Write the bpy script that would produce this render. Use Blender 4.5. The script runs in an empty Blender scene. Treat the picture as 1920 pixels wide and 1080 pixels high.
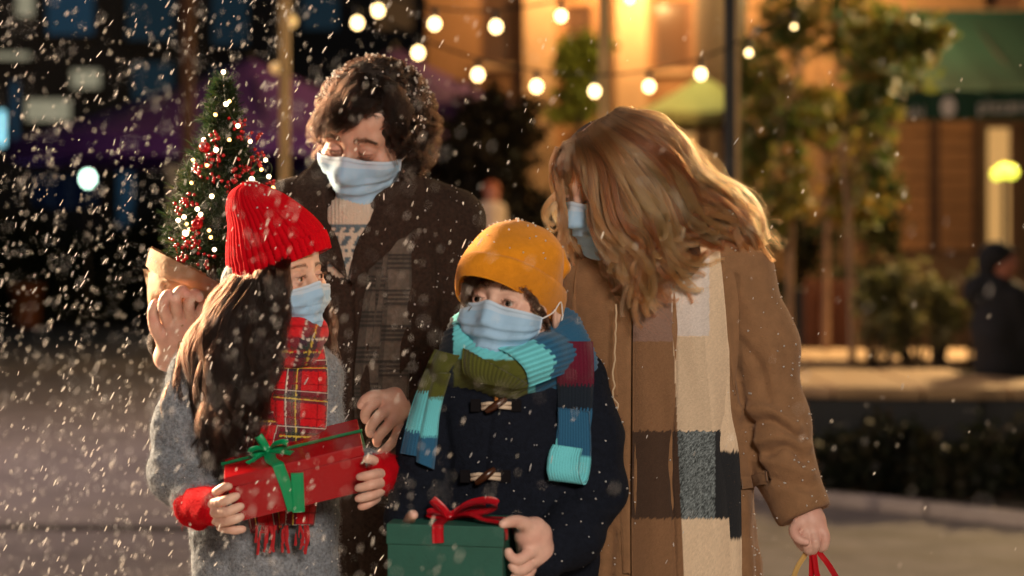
import bpy, math, random
import numpy as np
from mathutils import Vector, Matrix
random.seed(7); rng = np.random.default_rng(7)
C = bpy.context.scene.collection
SC = bpy.context.scene
PI = math.pi

# ------------------------------------------------------------------ camera, world, light, exposure
F, CX, HZ, ZC = 3680.0, 960.0, 430.0, 1.42        # focal length in 1920-pixels, principal column, horizon row, eye height
cam_d = bpy.data.cameras.new('camera'); cam = bpy.data.objects.new('camera', cam_d); C.objects.link(cam)
cam.location = (0, 0, ZC); cam.rotation_euler = (PI/2, 0, 0)
cam_d.sensor_width = 36; cam_d.lens = F/1920*36; cam_d.shift_y = -(540-HZ)/1920
cam_d.clip_end = 600; cam_d.clip_start = 0.05
cam_d.dof.use_dof = True; cam_d.dof.focus_distance = 3.28; cam_d.dof.aperture_fstop = 2.8
SC.camera = cam

w = bpy.data.worlds.new('World'); SC.world = w; w.use_nodes = True
nt = w.node_tree; bg = nt.nodes['Background']
sky = nt.nodes.new('ShaderNodeTexSky'); sky.sky_type = 'NISHITA'; sky.sun_disc = False
SUN_EL, SUN_AZ = math.radians(4), math.radians(150)
sky.sun_elevation = SUN_EL; sky.sun_rotation = SUN_AZ
nt.links.new(sky.outputs[0], bg.inputs[0]); bg.inputs[1].default_value = 0.018

def lamp(name, kind, loc, energy, color, size=0.1, target=None, parent=None, spread=None):
    l = bpy.data.lights.new(name, kind); o = bpy.data.objects.new(name, l); C.objects.link(o)
    l.energy = energy; l.color = color; o.location = loc
    if kind == 'AREA':
        l.shape = 'DISK'; l.size = size
        if spread: l.spread = spread
    elif kind == 'SUN': l.angle = size
    else: l.shadow_soft_size = size
    if target is not None:
        o.rotation_euler = (Vector(target)-Vector(loc)).to_track_quat('-Z', 'Y').to_euler()
    if parent: o.parent = parent
    return o
sun_dir = Vector((math.sin(SUN_AZ)*math.cos(SUN_EL), math.cos(SUN_AZ)*math.cos(SUN_EL), math.sin(SUN_EL)))
lamp('sun', 'SUN', (0, -5, 8), 0.05, (1, .85, .7), math.radians(12), Vector((0, -5, 8))-sun_dir)

SC.view_settings.view_transform = 'Standard'; SC.view_settings.look = 'None'
SC.view_settings.exposure = -0.08; SC.view_settings.gamma = 1; SC.view_settings.use_curve_mapping = False
cy = SC.cycles
cy.use_denoising = True; cy.sample_clamp_indirect = 4; cy.max_bounces = 8; cy.caustics_reflective = False; cy.caustics_refractive = False
cy.diffuse_bounces = 3; cy.glossy_bounces = 3; cy.transmission_bounces = 4; cy.transparent_max_bounces = 8

# ------------------------------------------------------------------ naming and linking
def P(px, py, Y): return Vector(((px-CX)*Y/F, Y, ZC-(py-HZ)*Y/F))
def thing(name, label, cat, loc=(0, 0, 0), rot=(0, 0, 0), group=None):
    o = bpy.data.objects.new(name, None); C.objects.link(o); o.location = loc; o.rotation_euler = rot
    o.empty_display_size = .1
    o['label'] = label; o['category'] = cat
    if group: o['group'] = group
    return o
def tag(o, label=None, cat=None, group=None, kind=None):
    for k, v in (('label', label), ('category', cat), ('group', group), ('kind', kind)):
        if v: o[k] = v
    return o
def base_of(parent):
    b = Vector((0, 0, 0))
    while parent is not None: b = b+parent.location; parent = parent.parent
    return b
def link_mesh(name, verts, faces, mat, parent=None, uv=None, col=None, smooth=True, local=False):
    """verts in world space (parents are unrotated) unless local"""
    v = np.asarray(verts, dtype=np.float32)
    if parent is not None and not local: v = v-np.array(base_of(parent), dtype=np.float32)
    me = bpy.data.meshes.new(name)
    if isinstance(faces, np.ndarray) and faces.ndim == 2:
        n, k = faces.shape
        me.vertices.add(len(v)); me.vertices.foreach_set('co', v.ravel())
        me.loops.add(n*k); me.loops.foreach_set('vertex_index', faces.astype(np.int32).ravel())
        me.polygons.add(n); me.polygons.foreach_set('loop_start', np.arange(0, n*k, k, dtype=np.int32))
        me.update(calc_edges=True); me.validate()
    else:
        me.from_pydata([tuple(map(float, p)) for p in v], [], [tuple(map(int, f)) for f in faces]); me.update()
    if smooth: me.polygons.foreach_set('use_smooth', [True]*len(me.polygons))
    if uv is not None:
        lay = me.uv_layers.new(name='UVMap'); li = np.empty(len(me.loops), dtype=np.int32); me.loops.foreach_get('vertex_index', li)
        lay.data.foreach_set('uv', np.asarray(uv, dtype=np.float32)[li].ravel())
    if col is not None:
        a = me.color_attributes.new('Col', 'FLOAT_COLOR', 'POINT')
        c4 = np.ones((len(v), 4), dtype=np.float32); c4[:, :3] = col; a.data.foreach_set('color', c4.ravel())
    if mat: me.materials.append(mat)
    o = bpy.data.objects.new(name, me); C.objects.link(o)
    if parent: o.parent = parent
    return o

# ------------------------------------------------------------------ materials
def mat(name, color=(.5, .5, .5), rough=.7, col_attr=False, var=0.0, var_scale=20, bump=0.0, bump_scale=200, sheen=0.0, metal=0.0,
        spec=.5, sss=0.0, emit=None, estr=0.0, trans=0.0, color2=None, weave=None, aniso_bump=None, wear=0.0):
    m = bpy.data.materials.new(name); m.use_nodes = True; t = m.node_tree; b = t.nodes['Principled BSDF']
    b.inputs['Roughness'].default_value = rough; b.inputs['Metallic'].default_value = metal
    b.inputs['Specular IOR Level'].default_value = spec
    tc = t.nodes.new('ShaderNodeTexCoord'); L = t.links.new
    if col_attr:
        a = t.nodes.new('ShaderNodeVertexColor'); a.layer_name = 'Col'; src = a.outputs['Color']
    else:
        r = t.nodes.new('ShaderNodeRGB'); r.outputs[0].default_value = (*color, 1); src = r.outputs[0]
    if var or color2:
        n = t.nodes.new('ShaderNodeTexNoise'); n.inputs['Scale'].default_value = var_scale; n.inputs['Detail'].default_value = 6; n.inputs['Roughness'].default_value = .65
        L(tc.outputs['Object'], n.inputs['Vector'])
        if color2:
            rp = t.nodes.new('ShaderNodeMapRange'); rp.inputs[1].default_value = .42; rp.inputs[2].default_value = .58; L(n.outputs['Fac'], rp.inputs[0])
            mx = t.nodes.new('ShaderNodeMix'); mx.data_type = 'RGBA'; L(rp.outputs[0], mx.inputs[0]); L(src, mx.inputs[6]); mx.inputs[7].default_value = (*color2, 1); src = mx.outputs[2]
        if var:
            mr = t.nodes.new('ShaderNodeMapRange'); mr.inputs[1].default_value = .25; mr.inputs[2].default_value = .75
            mr.inputs[3].default_value = 1-var; mr.inputs[4].default_value = 1+var; L(n.outputs['Fac'], mr.inputs[0])
            mm = t.nodes.new('ShaderNodeVectorMath'); mm.operation = 'SCALE'; L(src, mm.inputs[0]); L(mr.outputs[0], mm.inputs['Scale']); src = mm.outputs[0]
    L(src, b.inputs['Base Color'])
    if bump:
        n2 = t.nodes.new('ShaderNodeTexNoise'); n2.inputs['Scale'].default_value = bump_scale; n2.inputs['Detail'].default_value = 4
        if aniso_bump:
            mp = t.nodes.new('ShaderNodeMapping'); mp.inputs['Scale'].default_value = aniso_bump; L(tc.outputs['Object'], mp.inputs[0]); L(mp.outputs[0], n2.inputs['Vector'])
        else: L(tc.outputs['Object'], n2.inputs['Vector'])
        h = n2.outputs['Fac']
        if weave:
            wv = t.nodes.new('ShaderNodeTexWave'); wv.inputs['Scale'].default_value = weave[1]; wv.bands_direction = weave[0]
            L(tc.outputs['UV'], wv.inputs['Vector']); ad = t.nodes.new('ShaderNodeMath'); ad.operation = 'ADD'; L(h, ad.inputs[0]); L(wv.outputs['Fac'], ad.inputs[1]); h = ad.outputs[0]
        bp = t.nodes.new('ShaderNodeBump'); bp.inputs['Strength'].default_value = bump; bp.inputs['Distance'].default_value = .003
        L(h, bp.inputs['Height']); L(bp.outputs[0], b.inputs['Normal'])
    if sheen:
        b.inputs['Sheen Weight'].default_value = sheen; b.inputs['Sheen Roughness'].default_value = .5
    if sss:
        b.inputs['Subsurface Weight'].default_value = sss; b.inputs['Subsurface Radius'].default_value = (.012, .005, .003); b.inputs['Subsurface Scale'].default_value = 1
    if emit:
        b.inputs['Emission Color'].default_value = (*emit, 1); b.inputs['Emission Strength'].default_value = estr
    if trans: b.inputs['Transmission Weight'].default_value = trans
    return m
def hair_mat(name, color, color2, rough=.35, root=None, ior=1.55):
    m = bpy.data.materials.new(name); m.use_nodes = True; t = m.node_tree; t.nodes.clear()
    o = t.nodes.new('ShaderNodeOutputMaterial'); h = t.nodes.new('ShaderNodeBsdfHairPrincipled'); h.parametrization = 'COLOR'
    ci = t.nodes.new('ShaderNodeHairInfo'); mx = t.nodes.new('ShaderNodeMix'); mx.data_type = 'RGBA'
    t.links.new(ci.outputs['Random'], mx.inputs[0]); mx.inputs[6].default_value = (*color, 1); mx.inputs[7].default_value = (*color2, 1)
    out = mx.outputs[2]
    if root:
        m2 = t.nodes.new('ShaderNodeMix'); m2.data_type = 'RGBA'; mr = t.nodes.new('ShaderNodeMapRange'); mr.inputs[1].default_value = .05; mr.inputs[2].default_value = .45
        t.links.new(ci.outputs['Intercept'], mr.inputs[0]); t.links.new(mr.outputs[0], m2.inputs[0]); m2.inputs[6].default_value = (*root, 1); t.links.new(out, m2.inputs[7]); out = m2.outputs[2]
    t.links.new(out, h.inputs['Color']); h.inputs['Roughness'].default_value = rough; h.inputs['Radial Roughness'].default_value = .4; h.inputs['IOR'].default_value = ior
    t.links.new(h.outputs[0], o.inputs[0]); return m
def fuzz_mat(name, color):
    return mat(name, color, .9)

# ------------------------------------------------------------------ numpy noise
_lat = rng.random((32, 32, 32)).astype(np.float32)*2-1
def noise3(p, scale, seed=0):
    q = p*scale+seed*7.31; i = np.floor(q).astype(np.int64); f = (q-i).astype(np.float32); f = f*f*(3-2*f); i &= 31; j = (i+1) & 31
    x0, y0, z0 = i[..., 0], i[..., 1], i[..., 2]; x1, y1, z1 = j[..., 0], j[..., 1], j[..., 2]; fx, fy, fz = f[..., 0], f[..., 1], f[..., 2]
    def l(a, b, t): return a+(b-a)*t
    return l(l(l(_lat[x0, y0, z0], _lat[x1, y0, z0], fx), l(_lat[x0, y1, z0], _lat[x1, y1, z0], fx), fy),
             l(l(_lat[x0, y0, z1], _lat[x1, y0, z1], fx), l(_lat[x0, y1, z1], _lat[x1, y1, z1], fx), fy), fz)

# ------------------------------------------------------------------ smooth solid field -> mesh
INIT = .06
class Field:
    def __init__(s, lo, hi, h):
        s.lo = np.array(lo, dtype=np.float64); s.h = h; n = np.ceil((np.array(hi)-s.lo)/h).astype(int)+1; s.n = n
        s.ax = [s.lo[i]+h*np.arange(n[i]) for i in range(3)]; s.D = np.full(tuple(n), INIT, dtype=np.float32)
    def _blk(s, lo, hi):
        a = np.clip(np.floor((lo-s.lo)/s.h).astype(int), 0, s.n); b = np.clip(np.ceil((hi-s.lo)/s.h).astype(int)+1, 0, s.n)
        if (b <= a).any(): return None
        sl = tuple(slice(a[i], b[i]) for i in range(3))
        X = s.ax[0][sl[0]][:, None, None]; Y = s.ax[1][sl[1]][None, :, None]; Z = s.ax[2][sl[2]][None, None, :]
        return sl, X, Y, Z
    def _mix(s, sl, d, k, mode):
        d = d.astype(np.float32); D = s.D[sl]
        if mode == 'add':
            if k > 0:
                hh = np.maximum(k-np.abs(D-d), 0)/k; m = np.minimum(D, d)-hh*hh*k*.25
                s.D[sl] = np.where(D >= INIT-1e-5, np.minimum(d, INIT), m)
            else: s.D[sl] = np.minimum(D, d)
        else:
            d = -d
            if k > 0:
                hh = np.maximum(k-np.abs(D-d), 0)/k; s.D[sl] = np.maximum(D, d)+hh*hh*k*.25
            else: s.D[sl] = np.maximum(D, d)
    def cap(s, a, b, ra, rb=None, k=.02, mode='add', flat=None):
        rb = ra if rb is None else rb; a = np.array(a, float); b = np.array(b, float); m = max(ra, rb)+INIT
        q = s._blk(np.minimum(a, b)-m, np.maximum(a, b)+m)
        if q is None: return s
        sl, X, Y, Z = q; ab = b-a; L2 = max(ab @ ab, 1e-12)
        t = np.clip(((X-a[0])*ab[0]+(Y-a[1])*ab[1]+(Z-a[2])*ab[2])/L2, 0, 1)
        dx = X-a[0]-t*ab[0]; dy = Y-a[1]-t*ab[1]; dz = Z-a[2]-t*ab[2]
        if flat: dy = dy*flat
        s._mix(sl, np.sqrt(dx*dx+dy*dy+dz*dz)-(ra+(rb-ra)*t), k, mode); return s
    def chain(s, pts, rad, k=.02, mode='add', flat=None):
        for i in range(len(pts)-1): s.cap(pts[i], pts[i+1], rad[i], rad[i+1], k, mode, flat)
        return s
    def ell(s, c, r, rot=None, k=.02, mode='add'):
        c = np.array(c, float); r = np.array(r, float); m = r.max()+INIT; q = s._blk(c-m, c+m)
        if q is None: return s
        sl, X, Y, Z = q; x = X-c[0]; y = Y-c[1]; z = Z-c[2]
        if rot is not None:
            M = np.array(rot); x, y, z = (M[0, 0]*x+M[1, 0]*y+M[2, 0]*z, M[0, 1]*x+M[1, 1]*y+M[2, 1]*z, M[0, 2]*x+M[1, 2]*y+M[2, 2]*z)
        k0 = np.sqrt((x/r[0])**2+(y/r[1])**2+(z/r[2])**2); k1 = np.sqrt((x/r[0]**2)**2+(y/r[1]**2)**2+(z/r[2]**2)**2)+1e-9
        s._mix(sl, k0*(k0-1)/k1, k, mode); return s
    def half(s, p, nrm):      # keep the side opposite to nrm
        p = np.array(p, float); nrm = np.array(nrm, float); nrm /= np.linalg.norm(nrm)
        d = (s.ax[0][:, None, None]-p[0])*nrm[0]+(s.ax[1][None, :, None]-p[1])*nrm[1]+(s.ax[2][None, None, :]-p[2])*nrm[2]
        s.D = np.maximum(s.D, d.astype(np.float32)); return s
    def sample(s, p):
        q = (p-s.lo)/s.h; i = np.floor(q).astype(int); out = ((i < 0) | (i >= s.n-1)).any(-1); i = np.clip(i, 0, s.n-2); f = np.clip(q-i, 0, 1)
        x, y, z = i[..., 0], i[..., 1], i[..., 2]; fx, fy, fz = f[..., 0], f[..., 1], f[..., 2]; D = s.D
        v = ((D[x, y, z]*(1-fx)+D[x+1, y, z]*fx)*(1-fy)+(D[x, y+1, z]*(1-fx)+D[x+1, y+1, z]*fx)*fy)*(1-fz) + \
            ((D[x, y, z+1]*(1-fx)+D[x+1, y, z+1]*fx)*(1-fy)+(D[x, y+1, z+1]*(1-fx)+D[x+1, y+1, z+1]*fx)*fy)*fz
        return np.where(out, INIT, v)
    def march(s, px, py):
        """first hit of the eye rays through 1920-pixels with the solid; NaN where they miss"""
        px = np.asarray(px, float); py = np.asarray(py, float)
        dr = np.stack([(px-CX)/F, np.ones_like(px), -(py-HZ)/F], -1); y = np.full(px.shape, s.lo[1]); o = np.array([0, 0, ZC]); hit = np.zeros(px.shape, bool)
        for _ in range(220):
            d = s.sample(o+dr*y[..., None]); hit |= d < s.h*.06; y = np.where(hit | (y > s.ax[1][-1]), y, y+np.clip(d*.8, s.h*.12, .02))
            if (hit | (y > s.ax[1][-1])).all(): break
        y = np.where(hit, y, np.nan); return o+dr*y[..., None]
    def mesh(s, smooth=1):
        D = s.D; I = D < 0; nx, ny, nz = D.shape
        cnt = np.zeros((nx-1, ny-1, nz-1), dtype=np.uint8); offs = [(a, b, c) for a in (0, 1) for b in (0, 1) for c in (0, 1)]
        for a, b, c in offs: cnt += I[a:nx-1+a, b:ny-1+b, c:nz-1+c]
        act = (cnt > 0) & (cnt < 8); ii = np.argwhere(act); idx = np.full(act.shape, -1, dtype=np.int64); idx[act] = np.arange(len(ii))
        acc = np.zeros((len(ii), 3)); num = np.zeros(len(ii)); X, Y, Z = ii.T
        for a, b, c in offs:
            for ax in range(3):
                if (a, b, c)[ax]: continue
                e = [a, b, c]; e[ax] = 1; d0 = D[X+a, Y+b, Z+c]; d1 = D[X+e[0], Y+e[1], Z+e[2]]; cr = (d0 < 0) != (d1 < 0)
                t = np.where(cr, d0/np.where(cr, d0-d1, 1), 0); pt = np.array([a, b, c], float)[None].repeat(len(ii), 0); pt[:, ax] = t
                acc += pt*cr[:, None]; num += cr
        V = s.lo+s.h*(ii+acc/num[:, None]); Q = []
        for ax in range(3):
            o1, o2 = [(1, 2), (2, 0), (0, 1)][ax]; sa = [slice(None)]*3; sb = [slice(None)]*3; sa[ax] = slice(0, -1); sb[ax] = slice(1, None)
            A, B = I[tuple(sa)], I[tuple(sb)]; e = np.argwhere(A != B); m = (e[:, o1] > 0) & (e[:, o2] > 0) & (e[:, o1] < D.shape[o1]-1) & (e[:, o2] < D.shape[o2]-1); e = e[m]
            fl = A[tuple(e.T)]
            def cell(u, v):
                c = e.copy(); c[:, o1] -= u; c[:, o2] -= v; return idx[tuple(c.T)]
            q = np.stack([cell(1, 1), cell(0, 1), cell(0, 0), cell(1, 0)], 1); q[~fl] = q[~fl][:, ::-1]; Q.append(q)
        Q = np.concatenate(Q); Q = Q[(Q >= 0).all(1)]
        for _ in range(smooth): V = relax(V, Q)
        return V, Q
def relax(V, Q, w=.5):
    S = np.zeros_like(V); N = np.zeros(len(V))
    for a, b in ((0, 1), (1, 2), (2, 3), (3, 0)):
        for u, v in ((a, b), (b, a)):
            for c in range(3): S[:, c] += np.bincount(Q[:, u], V[Q[:, v], c], len(V))
            N += np.bincount(Q[:, u], minlength=len(V))
    return V*(1-w)+w*S/np.maximum(N, 1)[:, None]
def vnormals(V, Q):
    fn = np.cross(V[Q[:, 2]]-V[Q[:, 0]], V[Q[:, 3]]-V[Q[:, 1]]); N = np.zeros_like(V)
    for k in range(4):
        for c in range(3): N[:, c] += np.bincount(Q[:, k], fn[:, c], len(V))
    return N/np.maximum(np.linalg.norm(N, axis=1), 1e-12)[:, None]
def project(V): return np.stack([CX+V[:, 0]*F/V[:, 1], HZ-(V[:, 2]-ZC)*F/V[:, 1]], 1)
def seg_dist(p, poly):
    best = np.full(len(p), 1e9)
    for a, b in zip(poly[:-1], poly[1:]):
        a = np.array(a, float); b = np.array(b, float); ab = b-a; t = np.clip((p-a) @ ab/max(ab @ ab, 1e-9), 0, 1)
        best = np.minimum(best, np.linalg.norm(p-a-t[:, None]*ab, axis=1))
    return best
def sculpt(V, Q, strokes, scale):
    """strokes: (polyline in picture pixels, half width px, height px); raised or sunk folds on the side that faces the front"""
    N = vnormals(V, Q); p = project(V); eye = np.array([0, 0, ZC])-V; eye /= np.linalg.norm(eye, axis=1)[:, None]
    fr = np.clip((N*eye).sum(1)*1.6, 0, 1); off = np.zeros(len(V))
    for poly, wd, ht in strokes:
        poly = cr([q for q in poly], 8*len(poly)) if len(poly) > 2 else poly
        d = seg_dist(p, poly); off += ht*np.exp(-(d/wd)**2)
    return V+N*(fr*off*scale)[:, None]

# ------------------------------------------------------------------ curves, tubes, strips
def cr(pts, n):
    """Catmull-Rom through control points, resampled to n"""
    p = np.array(pts, float)
    if len(p) == 2:
        t = np.linspace(0, 1, n)[:, None]; return p[0]*(1-t)+p[1]*t
    p = np.vstack([2*p[0]-p[1], p, 2*p[-1]-p[-2]]); m = len(p)-3; t = np.linspace(0, m-1e-9, n); i = t.astype(int); f = (t-i)[:, None]
    a, b, c, d = p[i], p[i+1], p[i+2], p[i+3]
    return .5*((2*b)+(-a+c)*f+(2*a-5*b+4*c-d)*f*f+(-a+3*b-3*c+d)*f**3)
def tube(pts, rad, sides=8, caps=True):
    p = np.array(pts, float); n = len(p); r = np.broadcast_to(np.array(rad, float), (n,)); t = np.gradient(p, axis=0); t /= np.linalg.norm(t, axis=1)[:, None]+1e-12
    up = np.array([0, 0, 1.]) if abs(t[0, 2]) < .9 else np.array([1., 0, 0]); nrm = np.cross(t[0], up); nrm /= np.linalg.norm(nrm); V = []
    for i in range(n):
        nrm = nrm-t[i]*(nrm @ t[i]); nrm /= np.linalg.norm(nrm)+1e-12; bi = np.cross(t[i], nrm)
        for k in range(sides):
            a = 2*PI*k/sides; V.append(p[i]+r[i]*(math.cos(a)*nrm+math.sin(a)*bi))
    Fc = [(i*sides+k, i*sides+(k+1) % sides, (i+1)*sides+(k+1) % sides, (i+1)*sides+k) for i in range(n-1) for k in range(sides)]
    if caps: Fc += [tuple(range(sides-1, -1, -1)), tuple((n-1)*sides+k for k in range(sides))]
    return V, Fc
class MB:
    """collects shapes into one mesh"""
    def __init__(s): s.v = []; s.f = []; s.c = []
    def add(s, v, f, c=None):
        b = len(s.v); s.v += [tuple(map(float, q)) for q in v]; s.f += [tuple(int(i)+b for i in q) for q in f]; s.c += [c or (1, 1, 1)]*len(v); return s
    def box(s, lo, hi, M=None, c=None):
        v = [Vector((x, y, z)) for x in (lo[0], hi[0]) for y in (lo[1], hi[1]) for z in (lo[2], hi[2])]
        if M is not None: v = [M @ q for q in v]
        return s.add(v, [(0, 1, 3, 2), (4, 6, 7, 5), (0, 4, 5, 1), (2, 3, 7, 6), (0, 2, 6, 4), (1, 5, 7, 3)], c)
    def tube(s, pts, rad, sides=8): return s.add(*tube(pts, rad, sides))
    def ball(s, c, r, seg=10, rings=7, sc=(1, 1, 1), M=None):
        c = Vector(c); v = []; f = []
        for i in range(rings+1):
            th = PI*i/rings
            for k in range(seg):
                a = 2*PI*k/seg; q = Vector((r*sc[0]*math.sin(th)*math.cos(a), r*sc[1]*math.sin(th)*math.sin(a), r*sc[2]*math.cos(th)))
                v.append(c+(M @ q if M is not None else q))
        f = [(i*seg+k, i*seg+(k+1) % seg, (i+1)*seg+(k+1) % seg, (i+1)*seg+k) for i in range(rings) for k in range(seg)]
        return s.add(v, f)
    def build(s, name, m, parent=None, smooth=False, bevel=0, local=False, col=False):
        o = link_mesh(name, s.v, s.f, m, parent, smooth=smooth, local=local, col=np.array(s.c) if col else None)
        if bevel:
            b = o.modifiers.new('bevel', 'BEVEL'); b.width = bevel; b.segments = 2; b.limit_method = 'ANGLE'
        return o
def grid_faces(nv, nu, closed=False):
    j, i = np.meshgrid(np.arange(nv-1), np.arange(nu if closed else nu-1), indexing='ij'); i2 = (i+1) % nu
    return np.stack([j*nu+i, j*nu+i2, (j+1)*nu+i2, (j+1)*nu+i], -1).reshape(-1, 4)
def sheet(name, pts, thick, m, parent, uv=None, col=None, closed=False, back=None):
    """pts (nv,nu,3): a cloth sheet with real thickness, closed along its border"""
    nv, nu, _ = pts.shape; Fc = grid_faces(nv, nu, closed); V = pts.reshape(-1, 3); N = vnormals(V, Fc)
    V2 = V-N*thick if back is None else back.reshape(-1, 3); n = nv*nu; idx = np.arange(n).reshape(nv, nu); rim = []
    def edge(a): rim.append(np.stack([a[:-1], a[:-1]+n, a[1:]+n, a[1:]], 1))
    if closed:
        for row, rv in ((idx[0], 0), (idx[-1], 1)):
            rr = np.append(row, row[0]); edge(rr[::-1] if rv else rr)
    else: edge(idx[0][::-1][::-1]); edge(idx[-1][::-1]); edge(idx[:, 0][::-1]); edge(idx[:, -1])
    rimf = np.concatenate(rim)[:, ::-1]
    Fall = np.concatenate([Fc, Fc[:, ::-1]+n, rimf])
    U = None if uv is None else np.concatenate([uv.reshape(-1, 2)]*2); K = None if col is None else np.concatenate([col.reshape(-1, 3)]*2)
    return link_mesh(name, np.concatenate([V, V2]), Fall, m, parent, U, K)
def uvgrid(nv, nu):
    v, u = np.meshgrid(np.linspace(0, 1, nv), np.linspace(0, 1, nu), indexing='ij'); return u, v
def drape(field, Lp, Rp, nu, nv, off, s, smooth=4, disp=None, edge=.6, fallback=None):
    """a strip of cloth laid on the front of a solid: its two long edges are given, its depth is the solid's own"""
    Lc = cr(Lp, nv); Rc = cr(Rp, nv); u, v = uvgrid(nv, nu); p2 = Lc[:, None]*(1-u[..., None])+Rc[:, None]*u[..., None]
    hit = field.march(p2[..., 0], p2[..., 1]); Yd = hit[..., 1]
    if np.isnan(Yd).any():
        fb = fallback if fallback else np.nanmedian(Yd)
        for r in range(nv):
            row = Yd[r]; ok = ~np.isnan(row)
            if ok.any(): row[~ok] = np.interp(np.flatnonzero(~ok), np.flatnonzero(ok), row[ok])
            else: row[:] = np.nan
        for c in range(nu):
            co = Yd[:, c]; ok = ~np.isnan(co)
            co[~ok] = np.interp(np.flatnonzero(~ok), np.flatnonzero(ok), co[ok]) if ok.any() else fb
    for _ in range(smooth):
        q = np.pad(Yd, 1, mode='edge'); Yd = np.minimum((q[:-2, 1:-1]+q[2:, 1:-1]+q[1:-1, :-2]+q[1:-1, 2:]+q[1:-1, 1:-1])/5, Yd+.004)
    o = off*(1-edge*np.abs(2*u-1)**6)
    if disp is not None: o = o+disp(u, v)
    Yd = Yd-o*s
    return np.stack([(p2[..., 0]-CX)*Yd/F, Yd, ZC-(p2[..., 1]-HZ)*Yd/F], -1), p2, u, v

# ------------------------------------------------------------------ hair
def strands(name, curves, radius, m, parent, taper=True):
    """curves: array (n, k, 3) in world space"""
    c = np.asarray(curves, dtype=np.float32); n, k, _ = c.shape
    if parent is not None: c = c-np.array(base_of(parent), dtype=np.float32)
    h = bpy.data.hair_curves.new(name); h.add_curves([k]*n)
    h.attributes['position'].data.foreach_set('vector', c.ravel())
    r = np.full((n, k), radius, dtype=np.float32)
    if taper: r *= (1-.75*np.linspace(0, 1, k)**2)[None]
    a = h.attributes.get('radius') or h.attributes.new('radius', 'FLOAT', 'POINT'); a.data.foreach_set('value', r.ravel())
    h.materials.append(m); o = bpy.data.objects.new(name, h); C.objects.link(o)
    if parent: o.parent = parent
    return o
def unit(v): return v/(np.linalg.norm(v, axis=-1, keepdims=True)+1e-12)
def locks(centers, per, spread, wave=0.0, wfreq=3.0, curl=0.0, cfreq=4.0, tip=.35):
    """centers (m,k,3) -> strands gathered round each lock, narrowing to the tip, waved or curled"""
    m, k, _ = centers.shape; t = np.linspace(0, 1, k)[None, :, None]; out = []
    T = unit(np.gradient(centers, axis=1)); ref = np.array([.3, -.9, .25]); A = unit(np.cross(T, ref)); B = np.cross(T, A)
    ph = rng.random((m, 1, 1))*2*PI; fr = cfreq*(.7+.6*rng.random((m, 1, 1))); sg = np.sign(rng.random((m, 1, 1))-.5)
    amp = curl*np.clip(t*4, 0, 1)*(.6+.8*rng.random((m, 1, 1)))
    cen = centers+amp*(A*np.cos(ph+sg*fr*2*PI*t)+B*np.sin(ph+sg*fr*2*PI*t))
    ph2 = rng.random((m, 1, 1))*2*PI; cen = cen+A*wave*t*np.sin(ph2+wfreq*2*PI*t*(.7+.6*rng.random((m, 1, 1))))
    for _ in range(per):
        a = rng.random((m, 1, 1))*2*PI; rr = np.sqrt(rng.random((m, 1, 1)))*spread; wd = (1-(1-tip)*t**1.5)
        fz = spread*.35*rng.standard_normal((m, 1, 1))*t
        out.append(cen+(A*np.cos(a)+B*np.sin(a))*rr*wd+A*fz)
    return np.concatenate(out)
def surface_hairs(V, N, n, length, seed=1, sel=None, lean=.6, k=4):
    r = np.random.default_rng(seed); idx = np.flatnonzero(sel) if sel is not None else np.arange(len(V)); i = r.choice(idx, n)
    p = V[i]+r.standard_normal((n, 3))*.0015; d = unit(N[i]+lean*r.standard_normal((n, 3))); d2 = unit(d+lean*1.2*r.standard_normal((n, 3)))
    L = length*(.4+r.random((n, 1))); return np.stack([p, p+d*L*.35, p+d*L*.6+d2*L*.1, p+d*L*.7+d2*L*.4], 1)
def Rot(yaw, pitch, roll):
    return np.array((Matrix.Rotation(math.radians(roll), 3, 'Y') @ Matrix.Rotation(math.radians(yaw), 3, 'Z') @ Matrix.Rotation(math.radians(pitch), 3, 'X')))
# ------------------------------------------------------------------ the setting
M_ground = mat('paving', (.175, .16, .162), .8, var=.42, var_scale=3.0, bump=.7, bump_scale=40)
M_soil = mat('soil', (.03, .024, .018), .95, var=.4, var_scale=8, bump=.8, bump_scale=40)
def slab(name, x0, x1, y0, y1, z, m, parent=None):
    return link_mesh(name, [(x0, y0, z), (x1, y0, z), (x1, y1, z), (x0, y1, z)], [(0, 1, 2, 3)], m, parent, smooth=False)
g = slab('ground', -160, 160, -60, 260, 0, M_ground); g['kind'] = 'structure'
M_channel = mat('channel', (.035, .03, .028), .9, var=.3, var_scale=5)
g = link_mesh('drain_channel', [(-8, 9.5, .004), (-.4, 9.15, .004), (-.4, 9.33, .004), (-8, 9.72, .004)], [(0, 1, 2, 3)], M_channel, smooth=False); g['kind'] = 'structure'
M_farground = mat('far_paving', (.055, .06, .075), .75, var=.25, var_scale=.8, bump=.4, bump_scale=30)
g = link_mesh('far_ground', [(-60, 24, .004), (40, 24, .004), (40, 60, .004), (-60, 60, .004)], [(0, 1, 2, 3)], M_farground, smooth=False); g['kind'] = 'structure'  # darker bluish sheet over the far ground

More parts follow.
